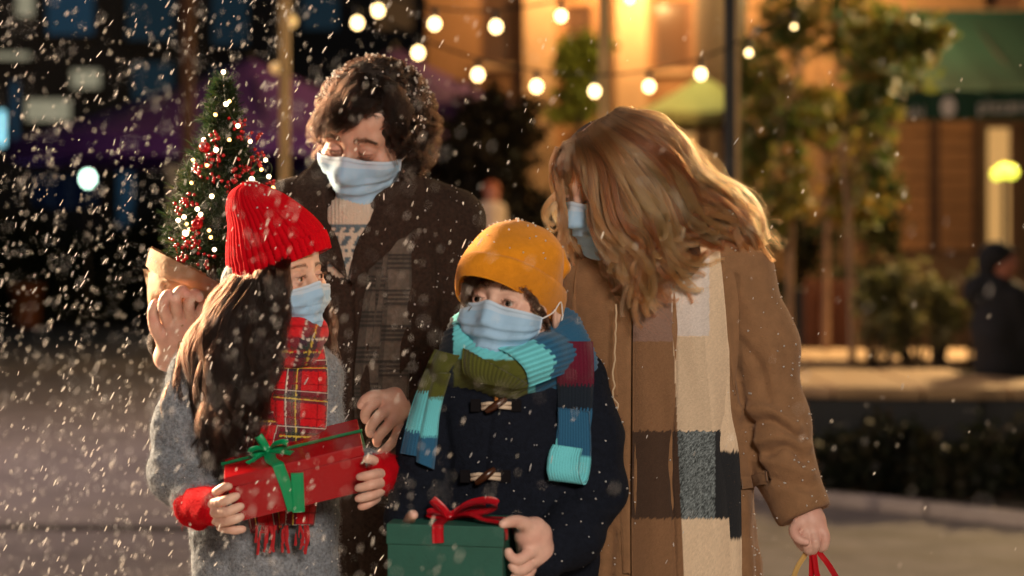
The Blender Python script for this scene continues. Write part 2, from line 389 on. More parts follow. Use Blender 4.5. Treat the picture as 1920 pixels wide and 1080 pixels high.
def leaves(center, rad, n, size, cols, r, clump=None, up=.3):
    """leaf-sized faces spread through clumps in an uneven crown; returns vertices, faces, colours"""
    c = np.array(center, float); rad = np.array(rad, float); V = []; K = []
    nc = clump or max(6, n//60); cc = r.standard_normal((nc, 3)); cc = cc/np.linalg.norm(cc, axis=1)[:, None]*(r.random((nc, 1))**.45); cc = c+cc*rad
    w_ = .22+.25*r.random(nc); i = r.integers(0, nc, n)
    p = cc[i]+r.standard_normal((n, 3))*(w_[i][:, None]*rad*.62)
    d = unit(r.standard_normal((n, 3))+np.array([0, 0, -.3])); e = unit(np.cross(d, r.standard_normal((n, 3)))); L = size*(.6+.8*r.random((n, 1))); W = L*(.32+.15*r.random((n, 1)))
    nn = np.cross(d, e)
    q = np.stack([p, p+d*L*.5+e*W+nn*L*.08, p+d*L, p+d*L*.5-e*W+nn*L*.08], 1).reshape(-1, 3)
    f = np.arange(4*n).reshape(n, 4); cols = np.array(cols); k = cols[np.minimum(r.integers(0, len(cols), nc)[i], len(cols)-1)]
    k2 = cols[r.integers(0, len(cols), n)]; mixw = r.random((n, 1)); k = (k*mixw+k2*(1-mixw))*(.75+.5*r.random((n, 1)))
    return q, f, np.repeat(k, 4, axis=0)
def leaf_mat(name, tr=.35):
    m = mat(name, col_attr=True, rough=.6, spec=.3); t = m.node_tree; b = t.nodes['Principled BSDF']; o = t.nodes['Material Output']
    tl = t.nodes.new('ShaderNodeBsdfTranslucent'); mx = t.nodes.new('ShaderNodeMixShader'); mx.inputs[0].default_value = tr
    a = [n for n in t.nodes if n.type == 'VERTEX_COLOR'][0]; t.links.new(a.outputs[0], tl.inputs[0])
    t.links.new(b.outputs[0], mx.inputs[1]); t.links.new(tl.outputs[0], mx.inputs[2]); t.links.new(mx.outputs[0], o.inputs[0]); return m
M_leaf = leaf_mat('leaf'); M_bark = mat('bark', (.32, .2, .12), .9, var=.4, var_scale=15, bump=.8, bump_scale=30, aniso_bump=(1, 1, .2))
M_barkd = mat('dark_bark', (.05, .035, .025), .9, var=.4, var_scale=15, bump=.8, bump_scale=30)
GREEN = [(.05, .08, .02), (.08, .11, .02), (.035, .06, .02)]; AUTUMN = [(.26, .21, .04), (.15, .18, .04), (.10, .14, .03), (.30, .18, .035), (.07, .11, .025)]; DARK = [(.014, .02, .012), (.02, .026, .014), (.01, .013, .008)]
def tree(name, label, base, trunk, tr, blobs, n, size, cols, bark, group=None, seed=1):
    r = np.random.default_rng(seed); t = thing(name, label, 'tree', base, group=group); mb = MB()
    tp = cr([base]+trunk, 24); mb.tube(tp, np.linspace(tr, tr*.35, 24), 8)
    for c, rad in blobs:
        for _ in range(3):
            i = int(8+r.random()*14); q = np.array(c)+r.standard_normal(3)*np.array(rad)*.5; md = (tp[i]+q)/2+np.array([0, 0, .1]); mb.tube(cr([tp[i], md, q], 8), np.linspace(tr*.4, tr*.1, 8), 5)
    mb.build('trunk', bark, t, smooth=True); V = []; Fq = []; K = []; off = 0; tot = sum(np.prod(b[1]) for b in blobs)
    for c, rad in blobs:
        k = int(n*np.prod(rad)/tot)+80; q, f, kk = leaves(c, rad, k, size, cols, r); V.append(q); Fq.append(f+off); K.append(kk); off += len(q)
    link_mesh('crown', np.concatenate(V), np.concatenate(Fq), M_leaf, t, col=np.concatenate(K)); return t
def shrub(name, label, cat, base, blobs, n, size, cols, group=None, seed=1):
    r = np.random.default_rng(seed); t = thing(name, label, cat, base, group=group); V = []; Fq = []; K = []; off = 0; tot = sum(np.prod(b[1]) for b in blobs); mb = MB()
    for c, rad in blobs:
        k = int(n*np.prod(rad)/tot)+60; q, f, kk = leaves(c, rad, k, size, cols, r); q[:, 2] = np.maximum(q[:, 2], base[2]+.01); V.append(q); Fq.append(f+off); K.append(kk); off += len(q)
        for _ in range(6):
            e = np.array(c)+r.standard_normal(3)*np.array(rad)*.6; b = np.array([c[0]+r.normal()*rad[0]*.2, c[1], base[2]]); mb.tube(cr([b, (b+e)/2+r.standard_normal(3)*.03, e], 6), np.linspace(.012, .004, 6), 4)
    mb.build('stem', M_barkd, t); link_mesh('foliage', np.concatenate(V), np.concatenate(Fq), M_leaf, t, col=np.concatenate(K)); return t

# --- left: dark building with a few lit windows
M_wallL = mat('dark_render', (.085, .085, .10), .9, var=.3, var_scale=.6); M_trimL = mat('dark_trim', (.07, .065, .06), .8)
M_glassd = mat('dark_glass', (.02, .05, .075), .15, var=.3, var_scale=1, emit=(.05, .16, .26), estr=.09)
M_glassl = mat('lit_glass', (.3, .3, .25), .3, emit=(.85, .8, .55), estr=.30); M_glassc = mat('cyan_glass', (.2, .4, .5), .3, emit=(.35, .85, 1), estr=1.6)
M_glassb = mat('blue_glass', (.03, .08, .14), .2, emit=(.06, .2, .36), estr=.13)
M_glassw2 = mat('dim_amber_glass', (.1, .06, .03), .3, emit=(1, .5, .2), estr=.06)
def building(name, label, Y, px0, px1, zt, wall_m, wins, depth=6, trim=None, frame_m=None):
    x0 = (px0-CX)*Y/F; x1 = (px1-CX)*Y/F; t = thing(name, label, 'building', ((x0+x1)/2, Y, 0))
    mb = MB().box((x0, Y+.25, 0), (x1, Y+depth, zt)); 
    # wall face cut into piers round each opening
    xs = sorted({x0, x1}|{(w[k]-CX)*Y/F for w in wins for k in (0, 2)}); zs = sorted({0, zt}|{ZC-(w[k]-HZ)*Y/F for w in wins for k in (1, 3)})
    op = [((w[0]-CX)*Y/F, (w[2]-CX)*Y/F, ZC-(w[3]-HZ)*Y/F, ZC-(w[1]-HZ)*Y/F) for w in wins]
    for a, b in zip(xs[:-1], xs[1:]):
        for c, d in zip(zs[:-1], zs[1:]):
            mx, mz = (a+b)/2, (c+d)/2
            if not any(o[0] < mx < o[1] and o[2] < mz < o[3] for o in op): mb.box((a, Y, c), (b, Y+.249, d))
    mb.build('wall', wall_m, t)
    for o, w in zip(op, wins):
        fr = MB(); th = min(.07, (o[1]-o[0])*.12)
        for lo, hi in (((o[0], Y+.08, o[2]), (o[0]+th, Y+.18, o[3])), ((o[1]-th, Y+.08, o[2]), (o[1], Y+.18, o[3])), ((o[0]+th, Y+.08, o[2]), (o[1]-th, Y+.18, o[2]+th)), ((o[0]+th, Y+.08, o[3]-th), (o[1]-th, Y+.18, o[3]))): fr.box(lo, hi)
        f = fr.build('window', frame_m or M_trimL, t); MB().box((o[0]+th, Y+.12, o[2]+th), (o[1]-th, Y+.14, o[3]-th)).build('pane', w[4], f)
        if w[3]-w[1] < 180: MB().box((o[0]-.08, Y-.08, o[2]-.08), (o[1]+.08, Y-.002, o[2]-.003)).build('sill', trim or M_trimL, f)
    if trim:
        MB().box((x0, Y-.15, zt-.3), (x1, Y-.003, zt+.05)).build('cornice', trim, t)
    return t
winL = [(-180, -190, -60, -100, M_glassd), (20, -190, 110, -100, M_glassb), (150, -190, 240, -100, M_glassd), (290, -190, 380, -100, M_glassd),
        (-180, -60, -90, 60, M_glassd), (24, -60, 66, 34, M_glassl), (80, -60, 180, 70, M_glassb), (230, -40, 330, 80, M_glassd), (390, -40, 470, 90, M_glassd),
        (-60, 92, 60, 116, M_glassl), (126, 124, 192, 170, M_glassl), (240, 110, 330, 200, M_glassd), (390, 120, 470, 220, M_glassd),
        (40, 180, 136, 232, M_glassl), (-10, 205, 9, 275, M_glassc), (16, 150, 36, 275, M_glassb), (-160, 160, -60, 280, M_glassd),
        (214, 318, 254, 432, M_glassb), (-120, 330, -20, 470, M_glassd), (380, 330, 470, 480, M_glassd), (560, -120, 640, 60, M_glassd), (700, -120, 780, 60, M_glassw2), (560, 220, 640, 380, M_glassd)]
building('dark_building', 'dark blue grey building with dim windows at the far left', 42, -420, 1000, 9.6, M_wallL, winL, trim=M_trimL)
M_cloth_blue = mat('blue_cloth', (.01, .06, .28), .8); t = thing('banner', 'blue cloth banner hanging below the purple parasol', 'banner', P(122, 352, 33))
pb, _, _, _ = None, None, None, None
uu, vv = np.meshgrid(np.linspace(0, 1, 24), np.linspace(0, 1, 12)); X = P(60, 322, 33); Z = P(186, 386, 33)
pts = np.stack([X.x+(Z.x-X.x)*uu, 33+.05*np.sin(uu*22), X.z+(Z.z-X.z)*vv-.05*np.sin(uu*PI)], -1); sheet('cloth', pts, .01, M_cloth_blue, t)
MB().tube([(X.x-.1, 33, X.z+.03), (Z.x+.1, 33, X.z+.03)], .02).build('rod', M_trimL, t); MB().tube([(X.x-.1, 33, 0), (X.x-.1, 33, X.z+.06)], .025).build('pole', M_trimL, t); MB().tube([(Z.x+.1, 33, 0), (Z.x+.1, 33, X.z+.06)], .025).build('pole', M_trimL, t)
M_pale = mat('pale_paint', (.6, .57, .5), .7, var=.1, var_scale=4); a = P(331, 410, 22.5); t = thing('column', 'pale square column behind the small Christmas tree', 'column', (a.x, 22.5, 0))
MB().box((a.x-.08, 22.42, 0), (a.x+.08, 22.58, 2.05)).build('shaft', M_pale, t, bevel=.01); MB().box((a.x-.11, 22.39, 2.052), (a.x+.11, 22.61, 2.15)).build('cap', M_pale, t)
M_lampg = mat('mint_globe', (.8, .9, .8), .3, emit=(.62, 1, .78), estr=9)
a = P(165, 335, 27); t = thing('globe_lamp', 'glowing pale green globe lamp under the purple parasol', 'lamp', (a.x, 27, 0))
MB().ball(a, .085, 16, 12, (1, 1, 1.2)).build('globe', M_lampg, t, smooth=True); MB().tube([(a.x, 27, 0), (a.x, 27, a.z-.11)], .02).build('pole', M_trimL, t)
# purple parasol
M_purple = mat('purple_canvas', (.17, .055, .36), .85, var=.2, var_scale=2)
def parasol(name, label, cx, cy, R, zr, za, m, pole_m, val=.26, n=8, rot=.2, group=None):
    t = thing(name, label, 'parasol', (cx, cy, 0), group=group); V = []; Fq = []
    ring = 6
    for i in range(ring+1):
        q = i/ring
        for k in range(n*4):
            a = rot+2*PI*k/(n*4); seg = (k % 4)/4; rr = R*(1-.035*math.sin(seg*PI))*q; z = za-(za-zr)*q-.10*R*.2*math.sin(q*PI)-.03*math.sin(seg*PI)*q
            V.append((cx+rr*math.cos(a), cy+rr*math.sin(a), z))
    Q = grid_faces(ring+1, n*4, True); link_mesh('canopy', V, Q, m, t)
    pts = np.array([[(V[ring*n*4+k][0], V[ring*n*4+k][1], V[ring*n*4+k][2]-j*val/3) for k in range(n*4)] for j in range(4)]); link_mesh('valance', pts.reshape(-1, 3), grid_faces(4, n*4, True), m, t)
    MB().tube([(cx, cy, 0), (cx, cy, za+.08)], .035).build('pole', pole_m, t)
    for k in range(n):
        a = rot+2*PI*k/n; MB().tube([(cx, cy, za-.05), (cx+R*.98*math.cos(a), cy+R*.98*math.sin(a), zr-.02)], .012, 5).build('rib', pole_m, t)
    return t
a = P(470, 110, 27); parasol('market_parasol', 'large purple market parasol behind the small Christmas tree', a.x, 27, 3.25, P(0, 268, 27).z, a.z, M_purple, M_trimL)
a = P(740, 90, 28.5); parasol('market_parasol', 'second purple market parasol behind the man with curly hair', a.x, 28.5, 1.9, P(0, 205, 28.5).z, a.z, mat('dark_purple_canvas', (.06, .02, .12), .9), M_trimL, rot=.5)
# hedge and pot
hb = [((P(px, 450, 30).x, 30+rng.normal()*.3, .75+.15*math.sin(px)), (.75, .6, .85)) for px in range(-140, 560, 45)]
shrub('hedge', 'dark clipped hedge along the far left edge of the square', 'hedge', (P(200, 0, 30).x, 30, 0), hb, 16000, .1, [(.028, .04, .022), (.04, .05, .026), (.018, .024, .014), (.06, .06, .03)], seed=3)
M_terra = mat('terracotta', (.3, .1, .04), .8, var=.2, var_scale=10); a = P(50, 590, 28.6); t = thing('flower_pot', 'terracotta orange flower pot in front of the dark hedge', 'pot', (a.x, 28.6, 0))
V, Q = tube([(a.x, 28.6, 0), (a.x, 28.6, .1), (a.x, 28.6, .52), (a.x, 28.6, .521), (a.x, 28.6, .62)], [.17, .18, .23, .26, .26], 18); link_mesh('pot', V, Q, M_terra, t)
V, Q = tube([(a.x, 28.6, .6205), (a.x, 28.6, .63)], [.24, .24], 18); link_mesh('soil', V, Q, M_soil, t)
# posts
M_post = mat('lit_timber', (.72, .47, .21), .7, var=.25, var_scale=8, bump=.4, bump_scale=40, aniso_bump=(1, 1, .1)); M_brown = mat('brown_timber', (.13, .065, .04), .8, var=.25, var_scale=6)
M_black = mat('black_metal', (.006, .006, .009), .6)
def post(name, label, px, Y, wpx, ht, m, cat='post', group=None):
    x = (px-CX)*Y/F; r = wpx*Y/F/2; t = thing(name, label, cat, (x, Y, 0), group=group); MB().box((x-r, Y-r, .06), (x+r, Y+r, ht)).build('shaft', m, t, bevel=.004); MB().box((x-r*2, Y-r*2, 0), (x+r*2, Y+r*2, .06)).build('foot', M_black, t, bevel=.004)
    MB().box((x-r*1.25, Y-r*1.25, ht+.002), (x+r*1.25, Y+r*1.25, ht+.05)).build('cap', M_black, t); return t
post('timber_post', 'tan timber light post rising behind the man with dark curly hair', 534, 9.3, 19, 3.1, M_post, group='posts of the string lights')
post('timber_post', 'tan timber light post rising above the woman with blond hair', 1133, 9.6, 20, 3.1, M_post, group='posts of the string lights')
post('timber_post', 'dim brown post standing left of the small Christmas tree', 352, 20, 20, 5.0, M_brown)
t = post('lamp_pole', 'black slim metal pole right of the blond woman', 1368, 8.9, 20, 3.6, M_black, 'pole')
post('timber_post', 'narrow tan timber batten standing just behind the black pole', 1381, 10.2, 12, 3.6, M_post)
# --- middle: warm facade
M_warm = mat('warm_stucco', (.26, .14, .07), .9, var=.2, var_scale=.7); M_stone = mat('pale_stone', (.40, .27, .17), .85, var=.2, var_scale=2)
M_glassw = mat('brown_glass', (.07, .035, .02), .2, emit=(1, .45, .15), estr=.03); M_glassy = mat('amber_glass', (.4, .25, .1), .3, emit=(1, .55, .18), estr=.55)
winM = [(900, -40, 960, 120, M_glassw), (1060, 10, 1110, 190, M_glassw), (1225, 0, 1300, 130, M_glassw), (1320, 20, 1350, 150, M_glassw),
        (1062, 250, 1120, 480, M_glassw), (1220, 240, 1330, 480, M_glassy), (830, 150, 890, 480, M_glassw)]
tb = building('warm_building', 'warm brown stucco building lit behind the string lights', 30, 800, 1400, 7.6, M_warm, winM, frame_m=M_brown, trim=M_stone)
for px in (1010, 1182):
    x = (px-CX)*30/F; MB().box((x-.24, 29.7, 0), (x+.24, 29.995, 5.6)).box((x-.32, 29.62, 5.603), (x+.32, 29.995, 5.85)).build('pilaster', M_stone, tb, bevel=.02)
def wall_lantern(name, label, loc, energy, col=(1, .62, .28), m=None):
    x, y, z = loc; t = thing(name, label, 'lantern', loc); MB().box((x-.11, y-.11, z+.14), (x+.11, y+.11, z+.18)).build('cap', M_black, t); MB().box((x-.08, y-.08, z-.2), (x+.08, y+.08, z-.17)).build('base', M_black, t)
    MB().ball((x, y, z), .07, 12, 8).build('bulb', m or M_bulb, t, smooth=True); MB().tube([(x, y, z+.18), (x, y+.35, z+.3)], .015).build('bracket', M_black, t); lamp('light', 'POINT', (0, 0, -.0), energy, col, .2, parent=t); return t
M_bulb = mat('bulb_glass', (1, .9, .7), .3, emit=(1, .74, .38), estr=26)
wall_lantern('wall_lantern', 'lantern on the warm stucco wall above the frame, beside the timber post', (2.3, 28.6, 5.2), 780, (1, .56, .2))
wall_lantern('wall_lantern', 'lantern on the warm stucco wall above the frame, over the pilaster', (.9, 28.6, 5.6), 480, (1, .56, .2))
# dark tree behind the string, lime awning
tree('dark_tree', 'dark bushy tree behind the string lights left of centre', (P(900, 0, 19).x, 19, 0), [(P(900, 0, 19).x+.05, 19, 1.2), (P(905, 0, 19).x, 19, 2.3)], .09,
     [((P(900, 300, 19).x, 19, P(900, 270, 19).z), (.36, .4, .5)), ((P(880, 400, 19).x, 19, P(880, 390, 19).z), (.36, .4, .45)), ((P(960, 400, 19).x, 19.4, P(960, 410, 19).z), (.4, .4, .4)), ((P(950, 240, 19).x, 19.2, P(950, 240, 19).z), (.3, .3, .42)), ((P(850, 330, 19).x, 19.2, P(850, 320, 19).z), (.3, .3, .5))], 9500, .09, [(.016, .013, .008), (.03, .022, .01), (.01, .01, .006)], M_barkd, seed=5)
M_lime = mat('lime_canvas', (.46, .45, .17), .8, var=.15, var_scale=2)
def awning(name, label, px0, px1, Y, py_top, py_edge, py_val, proj, m, mv, frame):
    x0 = (px0-CX)*Y/F; x1 = (px1-CX)*Y/F; zt = ZC-(py_top-HZ)*(Y+proj)/F; ze = ZC-(py_edge-HZ)*Y/F; zv = ZC-(py_val-HZ)*Y/F; t = thing(name, label, 'awning', ((x0+x1)/2, Y+proj, ze))
    u, v = np.meshgrid(np.linspace(0, 1, 60), np.linspace(0, 1, 12)); sag = -.05*np.sin(v*PI)-.02*np.abs(np.sin(u*PI*6))*v
    pts = np.stack([x0+(x1-x0)*u, Y+proj-proj*v, zt+(ze-zt)*v+sag], -1); sheet('canopy', pts, .006, m, t)
    pts = np.stack([x0+(x1-x0)*u, Y-.012+.012*np.sin(u*60), ze-.012+(zv-ze)*v], -1); sheet('valance', pts, .006, mv, t)
    fr = MB()
    for k in range(4):
        x = x0+.02+(x1-x0-.04)*k/3; fr.tube([(x, Y+proj, zt-.03), (x, Y+.04, ze-.04)], .015, 5)
    fr.tube([(x0, Y+.03, ze-.04), (x1, Y+.03, ze-.04)], .018, 5).build('frame', frame, t)
    return t, ze, zv
o = parasol('lime_parasol', 'yellow green lit parasol between blond hair and string lights', P(1318, 0, 23).x, 23, .82, P(0, 214, 23).z, P(0, 140, 23).z, M_lime, M_black, val=.12)
a = P(1290, 150, 21.8); wall_lantern('wall_lantern', 'unseen lantern above the frame, over the lime awning', (a.x+.15, 22.4, P(1290, -70, 22.4).z), 150, (1, .85, .4))  # unseen lantern, kept out of view, lights the lime parasol
# --- right: building with green awning and timber shutters
M_peach = mat('peach_stucco', (.22, .125, .062), .9, var=.15, var_scale=.8)
M_timber = mat('shutter_timber', (.42, .20, .075), .65, var=.2, var_scale=3, bump=.4, bump_scale=20, aniso_bump=(1, 1, 8))
winR = [(1548, 232, 1640, 470, M_glassw), (1848, 232, 1905, 470, M_glassy), (1912, 232, 2050, 520, M_glassw), (1700, -160, 1790, -40, M_glassy), (1846, -120, 1920, 18, M_brown), (1480, -120, 1530, 60, M_glassy)]
tr_ = building('peach_building', 'peach stucco building with timber shutters and green awning, right', 21, 1400, 2300, 6.5, M_peach, winR, frame_m=M_brown, trim=M_stone)
Yb = 20.97
def shutter(px0, px1, py0, py1, n=9):
    x0 = (px0-CX)*Yb/F; x1 = (px1-CX)*Yb/F; z0 = ZC-(py1-HZ)*Yb/F; z1 = ZC-(py0-HZ)*Yb/F; sh = MB().box((x0, Yb-.03, z0), (x0+.04, Yb+.02, z1)).box((x1-.04, Yb-.03, z0), (x1, Yb+.02, z1)).build('shutter', M_brown, tr_)
    ME = None
    for k in range(n):
        a, b = z0+(z1-z0)*k/n, z0+(z1-z0)*(k+1)/n; MB().box((x0+.042, Yb-.02, a+.006), (x1-.042, Yb+.01, b-.006)).build('plank', M_timber, sh, bevel=.004)
for a, b in ((1662, 1748), (1754, 1830)): shutter(a, b, 226, 470)
aw, ze, zv = awning('green_awning', 'dark green awning with white lettering at the right edge', 1640, 2080, 18.2, 20, 168, 222, 2.6, mat('green_canvas', (.002, .050, .042), .9, var=.12, var_scale=2), mat('green_valance', (.010, .06, .035), .8), M_black)
M_white = mat('white_print', (.85, .82, .8), .6)
def text(s, px, py, Y, hpx, m, parent, name='lettering'):
    c = bpy.data.curves.new(name, 'FONT'); c.body = s; c.size = hpx*Y/F; c.extrude = .002; c.align_x = 'CENTER'; c.align_y = 'CENTER'; o = bpy.data.objects.new('tmp', c); C.objects.link(o)
    dg = bpy.context.evaluated_depsgraph_get(); me = bpy.data.meshes.new_from_object(o.evaluated_get(dg)); bpy.data.objects.remove(o); p = P(px, py, Y)
    v = [(q.co.x+p.x, Y-q.co.z, q.co.y+p.z) for q in me.vertices]; f = [tuple(q.vertices) for q in me.polygons]; return link_mesh(name, v, f, m, parent, smooth=False)
Yt = 18.16
text('pizza', 1868, 200, Yt, 36, M_white, aw); text('sushi', 1928, 198, Yt, 36, M_white, aw); text('pizza', 1650, 212, Yt, 30, M_white, aw); text('sushi', 1704, 210, Yt, 30, M_white, aw)
e = P(1778, 201, Yt); V, Q = tube([(e.x, Yt-.003, e.z), (e.x, Yt+.003, e.z)], [.07, .07], 24); V = np.array(V); V[:, 2] = e.z+(V[:, 2]-e.z)*1.35; link_mesh('emblem', V, Q, M_white, aw, smooth=False)
V, Q = tube([(e.x, Yt-.006, e.z), (e.x, Yt-.004, e.z)], [.035, .035], 16); V = np.array(V); V[:, 2] = e.z+(V[:, 2]-e.z)*1.5; link_mesh('emblem_centre', V, Q, aw.children[1].data.materials[0], aw, smooth=False)
wall_lantern('wall_lantern', 'lantern in front of the peach wall above the slender trees', (P(1530, 0, 20).x, 19.6, P(1530, -75, 19.6).z), 620, (1, .58, .22))
wall_lantern('wall_lantern', 'lantern under the green awning in front of the timber shutters', (P(1750, 0, 19.6).x, 19.4, P(1750, 150, 19.4).z), 26)
M_lampy = mat('yellow_globe', (.8, .8, .2), .3, emit=(.85, .9, .08), estr=2.2)
a = P(1883, 320, 16); t = thing('yellow_lamp', 'glowing yellow green lamp at the right edge', 'lamp', (a.x, 16, 0))
mb = MB(); mb.ball((a.x, 16, a.z), .075, 14, 10, (1, 1, .8)).ball((a.x-.06, 16, a.z-.03), .05, 12, 8).ball((a.x+.06, 16.02, a.z-.01), .06, 12, 8).build('globe', M_lampy, t, smooth=True); MB().tube([(a.x, 16, 0), (a.x, 16, a.z-.06)], .02).build('pole', M_black, t)
# trees with yellowing leaves in the bed
def Pz(px, py, Y): q = P(px, py, Y); return (q.x, q.y, q.z)
def blob(px, py, Y, rx, ry): return (Pz(px, py, Y), (rx*Y/F, rx*Y/F*.9, ry*Y/F))
YT = 'young trees on the terrace'
tree('young_tree', 'slender tree with yellow leaves nearest the black pole', (P(1478, 0, 13.6).x, 13.6, .5), [Pz(1482, 480, 13.6), Pz(1490, 250, 13.6), Pz(1510, 20, 13.6)], .028,
     [blob(1460, 70, 13.6, 80, 85), blob(1500, 190, 13.8, 95, 70), blob(1440, 250, 13.4, 55, 80), blob(1470, 370, 13.4, 80, 70)], 1750, .07, AUTUMN, M_bark, YT, 11)
tree('young_tree', 'slender tree with green and golden leaves, middle of the terrace', (P(1548, 0, 14.2).x, 14.2, .5), [Pz(1550, 520, 14.2), Pz(1556, 260, 14.2), Pz(1580, 40, 14.2)], .028,
     [blob(1590, 60, 14.2, 105, 80), blob(1560, 230, 14.2, 95, 70), blob(1580, 360, 14.2, 80, 70)], 1650, .07, AUTUMN, M_bark, YT, 12)
tree('young_tree', 'slender tree with reddish stem and sparse leaves before the shutters', (P(1598, 0, 13.2).x, 13.2, .5), [Pz(1592, 420, 13.2), Pz(1582, 260, 13.2), Pz(1640, 60, 13.2)], .026,
     [blob(1660, 110, 13.2, 90, 55), blob(1640, 220, 13.2, 70, 60), blob(1720, 60, 13.2, 80, 30), blob(1650, 330, 13.2, 60, 60)], 1500, .065, AUTUMN+[(.06, .1, .03)], M_bark, YT, 13)
tree('young_tree', 'thin bare stemmed tree with few leaves left of the other slender trees', (P(1424, 0, 14.6).x, 14.6, .5), [Pz(1426, 480, 14.6), Pz(1420, 260, 14.6), Pz(1430, 60, 14.6)], .024,
     [blob(1425, 330, 14.6, 50, 60), blob(1420, 150, 14.6, 45, 70)], 900, .065, AUTUMN, M_bark, YT, 15)
for k, (px, yy, hh) in enumerate(((1420, 16.6, 130), (1500, 16.9, 150), (1580, 16.7, 140), (1650, 17.0, 120))):
    shrub('dark_laurel', ['dark laurel bush behind the black pole', 'tall dark laurel bush behind the slender trunks', 'dark laurel bush behind the timber planter', 'dark laurel bush at the left edge of the shutters'][k], 'bush', (P(px, 0, yy).x, yy, 0), [blob(px, 520-hh*.6, yy, 58, hh*.75), blob(px+8, 560, yy, 60, 70)], 620, .08, [(.03, .04, .012), (.05, .05, .015), (.02, .026, .01), (.07, .06, .02)], 'dark laurel bushes behind the terrace', 50+k)
tree('bushy_tree', 'green leafy tree behind the timber post and string lights', (P(1085, 0, 24).x, 24, 0), [Pz(1085, 300, 24), Pz(1090, 120, 24)], .08, [blob(1085, 120, 24, 55, 50), blob(1075, 200, 24, 45, 40)], 1900, .11, [(.30, .32, .05), (.18, .22, .04)], M_barkd, seed=14)
post('timber_post', 'lit timber post at the left side of the shutters', 1668, 19.2, 16, 2.35, M_post)
# terrace: kerb, planter wall of dark panels, stone rim, soil
kb = thing('kerb', 'pale stone kerb in front of the dark shrubs', 'kerb', (1.6, 10.0, 0)); A = np.array([1.0, 10.62]); B = np.array([3.6, 8.25]); L = np.linalg.norm(B-A); n = 5; dr = (B-A)/L; pr = np.array([-dr[1], dr[0]])
M_kerb = mat('kerb_stone', (.34, .3, .29), .85, var=.2, var_scale=7, bump=.4, bump_scale=60)
for k in range(n):
    a = A+dr*(L*k/n+.006); b = A+dr*(L*(k+1)/n-.006); v = [(q[0], q[1], z) for z in (0, .07) for q in (a, b, b+pr*.11, a+pr*.11)]; o = link_mesh('kerb_stone', v, [(0, 3, 2, 1), (4, 5, 6, 7), (0, 1, 5, 4), (1, 2, 6, 5), (2, 3, 7, 6), (3, 0, 4, 7)], M_kerb, kb, smooth=False); bv = o.modifiers.new('bevel', 'BEVEL'); bv.width = .012; bv.segments = 2
g = link_mesh('flower_bed', [(A[0]+.09, A[1]+.12, .05), (B[0]+.09, B[1]+.12, .05), (6.5, 8.3, .05), (6.5, 10.83, .05), (1.0, 10.83, .05)], [(0, 1, 2, 3, 4)], M_soil, smooth=False); g['kind'] = 'structure'
M_slate = mat('slate_panel', (.022, .026, .034), .5, var=.2, var_scale=4); M_sand = mat('sandstone', (.45, .3, .17), .8, var=.2, var_scale=3, bump=.3, bump_scale=40)
tw = thing('planter_wall', 'low terrace planter with dark panels and sandstone rim, right', 'planter', (3.0, 12.4, 0))
for k in range(5):
    x = 1.3+k*1.3; MB().box((x+.008, 10.84, .02), (x+1.292, 10.9, .475)).build('panel', M_slate, tw, bevel=.005)
MB().box((1.3, 10.905, 0), (7.8, 14.6, .47)).build('core', M_soil, tw)
def rim(x0, x1, fy0, fy1, n, name='rim_stone'):
    for k in range(n):
        a, b = x0+(x1-x0)*k/n+.006, x0+(x1-x0)*(k+1)/n-.006; v = [(q, f(q), z) for z in (.48, .545) for q, f in ((a, fy0), (b, fy0), (b, fy1), (a, fy1))]; o = link_mesh(name, v, [(0, 3, 2, 1), (4, 5, 6, 7), (0, 1, 5, 4), (1, 2, 6, 5), (2, 3, 7, 6), (3, 0, 4, 7)], M_sand, tw, smooth=False); bv = o.modifiers.new('bevel', 'BEVEL'); bv.width = .012; bv.segments = 2
rim(1.3, 2.75, lambda x: 10.82+max(0, (1.9-x))*.5, lambda x: 12.35, 3); rim(2.75, 7.8, lambda x: 10.82, lambda x: 12.2-min(1.0, max(0, x-2.55)*1.6), 10); rim(1.3, 7.8, lambda x: 13.25+.05*math.sin(x*2), lambda x: 14.4, 9)
for k, px in enumerate((1540, 1615, 1690, 1770, 1850, 1920)):
    Y = 9.95-.05*k; shrub('dark_shrub', ['low dark shrub beside the camel coat sleeve', 'low dark shrub second along the kerb', 'broad dark shrub at the middle of the bed', 'low dark shrub under the seated person', 'dark shrub below the panel joint', 'low dark shrub at the right frame edge'][k], 'shrub', (P(px, 0, Y).x, Y+.25, .05),
        [((P(px, 860, Y).x+rng.normal()*.05, Y+.35, .2), (.17, .18, .16+.03*(k % 3))), ((P(px+25, 860, Y).x, Y+.3, .14), (.14, .15, .12))], 1100, .05, DARK+[(.035, .03, .015)], 'dark shrubs in the flower bed', 20+k)
for k, (px, Y, hh) in enumerate(((1640, 12.9, 70), (1700, 12.95, 85), (1752, 12.85, 80), (1830, 13.1, 75))):
    shrub('pale_shrub', ['pale green shrub on the terrace next to the slender trees', 'tall yellow green shrub on the middle of the terrace', 'pale feathery shrub left of the seated person', 'shrub behind the seated person in dark coat'][k], 'shrub', (P(px, 0, Y).x, Y, .5), [blob(px, 640-hh, Y, 42, hh*.75), blob(px+15, 600, Y, 40, 40)], 620, .05, [(.24, .23, .09), (.16, .17, .06), (.30, .26, .12), (.10, .11, .04)], 'pale shrubs on the terrace', 30+k)
M_redwood = mat('red_timber', (.2, .065, .025), .7, var=.25, var_scale=5); t = thing('timber_planter', 'orange timber plank planter between the slender tree trunks', 'planter', (P(1556, 0, 15.2).x, 15.2, 0)); x0, x1 = P(1508, 0, 15.2).x, P(1606, 0, 15.2).x
for k in range(7):
    a, b = x0+(x1-x0)*k/7+.006, x0+(x1-x0)*(k+1)/7-.006; MB().box((a, 15.2, .0), (b, 15.24, P(0, 525, 15.2).z)).build('plank', M_redwood, t, bevel=.004)
